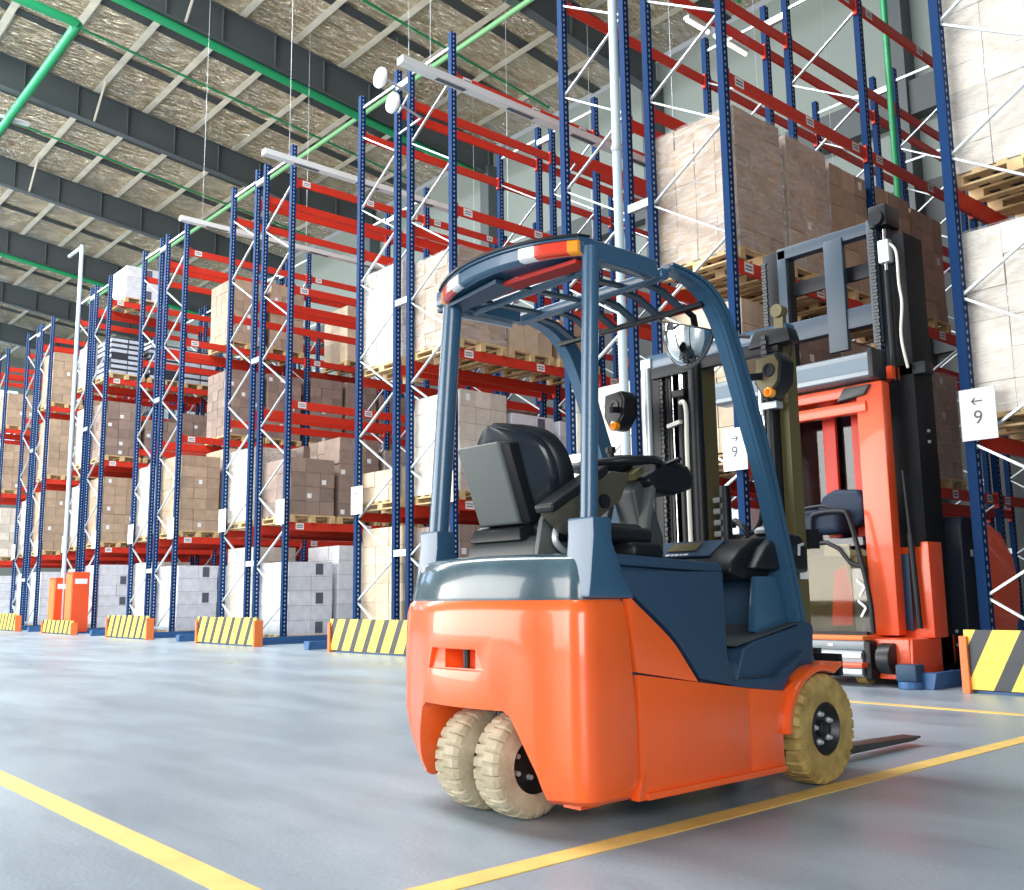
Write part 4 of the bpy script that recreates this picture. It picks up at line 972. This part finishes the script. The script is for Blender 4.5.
# ------------------------------------------------------------------ the red turret truck standing in aisle 9
RT = thing('reach_truck', 'tall red and black reach truck standing in the aisle behind the orange forklift', 'reach truck', (-4.72, 8.0, 0))
def part(bm, n, m_, par=RT, **k): return bm.build(n, M[m_] if isinstance(m_, str) else m_, par, **k)
# local frame: +x right, +y into the aisle
part(MB().prism([(.0, .16), (1.8, .16), (1.8, .42), (1.0, .42), (.0, .40)], -.62, .60), 'chassis', 'redpaint', bevel=.02)
part(MB().prism([(-.62, -.10), (-.45, -.22), (.28, -.22), (.28, .05), (-.62, .05)], .16, .20, 'z'), 'front_plate', 'redpaint', bevel=.008)
part(MB().box(-.72, .27, -.16, .35, .385, .425), 'cab_floor', 'orangepost', bevel=.01)
part(MB().box(-.70, .255, -.10, .30, .30, .385), 'side_plate', 'silver', bevel=.006)
part(MB().box(-.70, .245, -.14, .26, .08, .30), 'fork_carriage', 'silver', bevel=.01)
for z in (.235, .10): part(MB().box(-.70, .245, -.165, -.14, z, z+.045), 'carriage_rib', 'steel', bevel=.004)
part(MB().box(.245, .31, -.12, .22, .06, .38), 'carriage_end', 'black', bevel=.02)
for x in (-.5, -.1): part(MB().box(x, x+.05, -.104, -.10, .33, .355), 'rivet_plate', 'label', smooth=0)
part(MB().hexa([(.30, .0, .06), (.62, .0, .06), (.64, .5, .06), (.30, .5, .06), (.40, .02, .40), (.62, .02, .40), (.64, .5, .40), (.40, .5, .40)]), 'wheel_guard', 'redpaint', bevel=.02)
part(MB().lathe([(-.06, .02), (-.06, .13), (.06, .13), (.06, .02)], (.42, -.02, .235), 'x', 24), 'load_wheel', 'rim', bevel=.012)
part(MB().box(.53, .71, -.14, .02, .06, .20), 'guide_roller_block', 'navy', bevel=.02)
part(MB().lathe([(.005, .01), (.005, .10), (.06, .10), (.06, .01)], (.62, -.06, 0), 'z', 24), 'guide_roller', 'railblue')
part(MB().lathe([(-.05, .02), (-.05, .10), (.05, .10), (.05, .02)], (.12, .12, .10), 'x', 20), 'load_wheel', 'tyre')
# red side post with the black damper
part(MB().prism([(.40, .40), (.68, .40), (.68, 1.22), (.61, 1.22), (.61, 1.18), (.40, 1.18)], .30, .55, 'y'), 'side_frame', 'redpaint', bevel=.01)
part(MB().box(.42, .51, .27, .30, .46, 1.12), 'frame_recess', 'navy', bevel=.004)
part(MB().cyl((.58, .24, .48), (.555, .24, 1.30), .028, 12).cyl((.555, .24, 1.3), (.53, .24, 1.85), .017, 10), 'gas_damper', 'black')
# cab: pillars, roof, back wall, glass, seat
part(MB().box(.20, .455, .12, .26, .42, 2.66), 'cab_pillar', 'redpaint', bevel=.015)
part(MB().box(-.74, -.60, .12, .52, .42, 2.66), 'cab_pillar', 'redpaint', bevel=.015)
part(MB().box(-.64, .30, .44, .46, .42, 2.66), 'cab_back_glass', glassy('tinted_cab_glass', (.20, .25, .34), .06))
for x in (-.30, .0): part(MB().box(x, x+.13, .36, .40, 1.3, 2.62), 'cab_strut', 'redbeam', bevel=.004)
part(MB().box(-.64, .30, .10, .20, 2.40, 2.50), 'cab_crossbar', 'redpaint', bevel=.01)
part(MB().box(-.64, .30, .14, .50, 2.56, 2.66), 'cab_roof', 'redpaint', bevel=.01)
rf = part(MB().prism([(.0, 2.70), (.0, 2.90), (.03, 2.92), (.20, 2.92), (.20, 2.68), (.03, 2.68)], -1.28, .41), 'roof_beam', 'silver', bevel=.006)
part(MB().box(-1.28, .41, -.008, .0, 2.745, 2.865), 'beam_recess', M['slategrey'], rf, smooth=0)
part(MB().box(.41, .46, -.02, .22, 2.67, 2.94), 'beam_end_cap', 'black', rf, bevel=.01)
part(MB().prism([(.02, 2.52), (.30, 2.55), (.36, 2.64), (.10, 2.64)], .08, .2, 'y'), 'work_lamp', 'grey', bevel=.02)
part(MB().box(-.50, .12, -.02, .0, .43, 1.22), 'door_glass', glassy('olive_door_glass', (.66, .62, .45), .05))
part(MB().box(-.52, .24, -.03, .01, .425, .455), 'door_sill', 'black')
part(MB().tube([(-.50, -.02, 1.22), (-.1, -.02, 1.24), (.02, -.02, 1.18), (.12, -.02, 1.05), (.26, -.02, 1.0)], .02, 10), 'door_top_rail', 'black')
part(MB().tube(spline([(-.24, -.03, 1.2), (-.24, -.03, 1.44), (-.18, -.03, 1.505), (.06, -.03, 1.51), (.14, -.03, 1.44), (.24, -.03, 1.02), (.29, -.03, .7), (.30, -.03, .44)], 5), .022, 10), 'grab_rail', 'black')
part(MB().box(.12, .28, -.015, .0, .45, 1.0), 'door_glass', 'glass')
for (z0, z1) in ((.90, .80), (.72, .62)): part(MB().bar((.17, -.022, z0), (.24, -.022, z0-.06), .02, .004, up=(0, 1, 0)).bar((.24, -.022, z0-.06), (.19, -.022, z1-.04), .02, .004, up=(0, 1, 0)), 'door_mark', 'label', smooth=0)
part(MB().box(-.58, .17, .03, .40, .43, 1.12), 'operator_console', 'khaki', bevel=.05)
part(MB().prism([(-.12, .50), (.10, .50), (.12, .8), (.06, 1.05), (-.06, .98)], .0, .03, 'y'), 'inner_panel', 'redpaint', bevel=.02)
sx = bpy.data.objects.new('truck_seat', None); C.objects.link(sx); sx.parent = RT
part(MB().prism([(-.34, 1.38), (.06, 1.38), (.14, 1.44), (.16, 1.62), (.10, 1.72), (-.14, 1.74), (-.26, 1.69), (-.34, 1.56)], .22, .38, 'y'), 'backrest', 'seatnavy', sx, bevel=.05, seg=4)
part(MB().box(-.40, .02, -.0, .26, 1.32, 1.55), 'cushion', 'seatnavy', sx, bevel=.07, seg=4)
part(MB().tube(spline([(-.36, -.01, 1.50), (-.30, -.02, 1.56), (-.1, -.02, 1.57), (.0, -.02, 1.52)], 4), .014, 8), 'cushion_piping', 'black', sx)
# mast: dark lattice frame with the black lift column on its right
mt = bpy.data.objects.new('truck_mast', None); C.objects.link(mt); mt.parent = RT; mt.location = (-.15, 0, .18)
part(MB().box(.50, .75, .44, .80, -.02, 3.90), 'mast_column', 'matteblack', mt, bevel=.012)
part(MB().box(.50, .60, .50, .66, 2.7, 4.12), 'mast_rail', 'blacksteel', mt, bevel=.01)
part(MB().box(-.80, -.62, .50, .80, .3, 4.10), 'mast_rail', 'blacksteel', mt, bevel=.01)
part(MB().box(-.60, -.50, .44, .50, 2.9, 4.08), 'frame_post', 'slate', mt, bevel=.008)
part(MB().box(-.06, .14, .42, .48, 2.9, 4.02), 'frame_post', 'slate', mt, bevel=.008)
part(MB().box(.40, .50, .42, .50, 2.9, 4.1), 'frame_post', 'slate', mt, bevel=.008)
for z, h_ in ((3.98, .12), (3.10, .20)): part(MB().box(-.60, .50, .44, .56, z, z+h_), 'frame_crossbar', 'slate', mt, bevel=.01)
part(MB().box(-.50, .40, .56, .60, 3.60, 3.75), 'frame_crossbar', 'blacksteel', mt, bevel=.01)
for x in (-.72, .47):
    bm = MB(); z = 2.7; i = 0
    while z < 3.95: bm.box(x-.022-.006*(i % 2), x+.022+.006*(i % 2), .37, .40, z, z+.026); z += .032; i += 1
    part(bm, 'lift_chain', 'grey', mt, smooth=0)
part(MB().box(.46, .64, .36, .62, 3.99, 4.20), 'chain_head', 'blacksteel', mt, bevel=.02)
part(MB().lathe([(-.03, .01), (-.03, .07), (.03, .07), (.03, .01)], (.55, .34, 4.06), 'y', 20), 'chain_pulley', 'blacksteel', mt)
part(MB().cyl((.60, .38, 2.5), (.60, .38, 3.55), .03, 14), 'lift_cylinder', 'blacksteel', mt)
part(MB().cyl((.60, .38, 3.55), (.60, .38, 3.95), .016, 12), 'cylinder_rod', 'chrome', mt)
part(MB().box(.545, .655, .33, .43, 3.62, 3.84), 'cylinder_head', 'steel', mt, bevel=.02)
part(MB().tube(spline([(.64, .36, 3.80), (.71, .36, 3.70), (.715, .36, 3.4), (.73, .36, 3.2), (.70, .36, 2.9), (.74, .36, 2.6)], 5), .013, 10), 'hydraulic_hose', 'whitehose', mt)
part(MB().box(.44, .86, .44, .60, 2.55, 2.66), 'mast_bracket', 'black', mt, bevel=.01)
part(MB().box(.40, .62, .30, .46, 2.52, 2.64), 'chain_bracket', 'redpaint', mt, bevel=.01)
for z in (1.95, 2.05): part(MB().cyl((.76, .61, z), (.76, .625, z), .015, 10), 'mast_bolt', 'steel', mt)
# battery box and counterweight
part(MB().prism([(.82, .10), (1.20, .10), (1.20, 1.42), (1.17, 1.46), (.88, 1.46), (.82, 1.40)], .25, .74), 'battery_box', 'boxnavy', bevel=.03, seg=3)
for z in (.32, .44): part(MB().cyl((.63, .81, z), (.63, .82, z), .015, 10), 'box_bolt', 'steel', smooth=30)
part(MB().box(.745, .748, .95, 1.01, 1.10, 1.16), 'white_sticker', 'label', smooth=0)
cwp = [(1.21, .35), (1.85, .35), (2.02, .55), (2.06, .85), (1.96, 1.12), (1.74, 1.34), (1.5, 1.42), (1.21, 1.42)]
part(MB().prism(cwp, -.55, .72), 'counterweight', 'redpaint', bevel=.07, seg=4)
part(MB().box(-.55, .72, 1.25, 1.95, .08, .36), 'lower_skirt', 'black', bevel=.03)
part(MB().lathe([(-.08, .02), (-.08, .18), (.08, .18), (.08, .02)], (0, 1.7, .18), 'x', 24), 'drive_wheel', 'rim')
#@@END2
# ------------------------------------------------------------------ light
w = bpy.data.worlds.new('world'); S.world = w; w.use_nodes = True
nt = w.node_tree; bg = nt.nodes['Background']; bg.inputs[0].default_value = (.86, .93, 1, 1); bg.inputs[1].default_value = .42
def area(name, loc, target, sx, sy, power, col=(1, 1, 1)):
    l = bpy.data.lights.new(name, 'AREA'); l.shape = 'RECTANGLE'; l.size = sx; l.size_y = sy; l.energy = power; l.color = col
    o = bpy.data.objects.new(name, l); C.objects.link(o); o.location = loc
    o.rotation_euler = (Vector(target)-Vector(loc)).to_track_quat('-Z', 'Y').to_euler(); return o
area('dock_daylight', (-28, -13, 5), (-26, 8, 4), 44, 9, 10500, (1, .97, .92))
area('side_fill_light', (5.8, -3, 3), (-6, 3, 1.5), 9, 5, 1500, (1, .98, .95))  # added fill for the forklift's right side, no door stands there
area('skylight', (-30, 1.8, 15.5), (-30, 5.5, 0), 52, 4, 12500, (.95, .98, 1))
vs = S.view_settings; vs.view_transform = 'Standard'; vs.look = 'None'; vs.gamma = 1; vs.exposure = 0; vs.use_curve_mapping = False
S.cycles.max_bounces = 8; S.cycles.transparent_max_bounces = 16; S.cycles.caustics_reflective = False; S.cycles.caustics_refractive = False
S.cycles.sample_clamp_indirect = 6
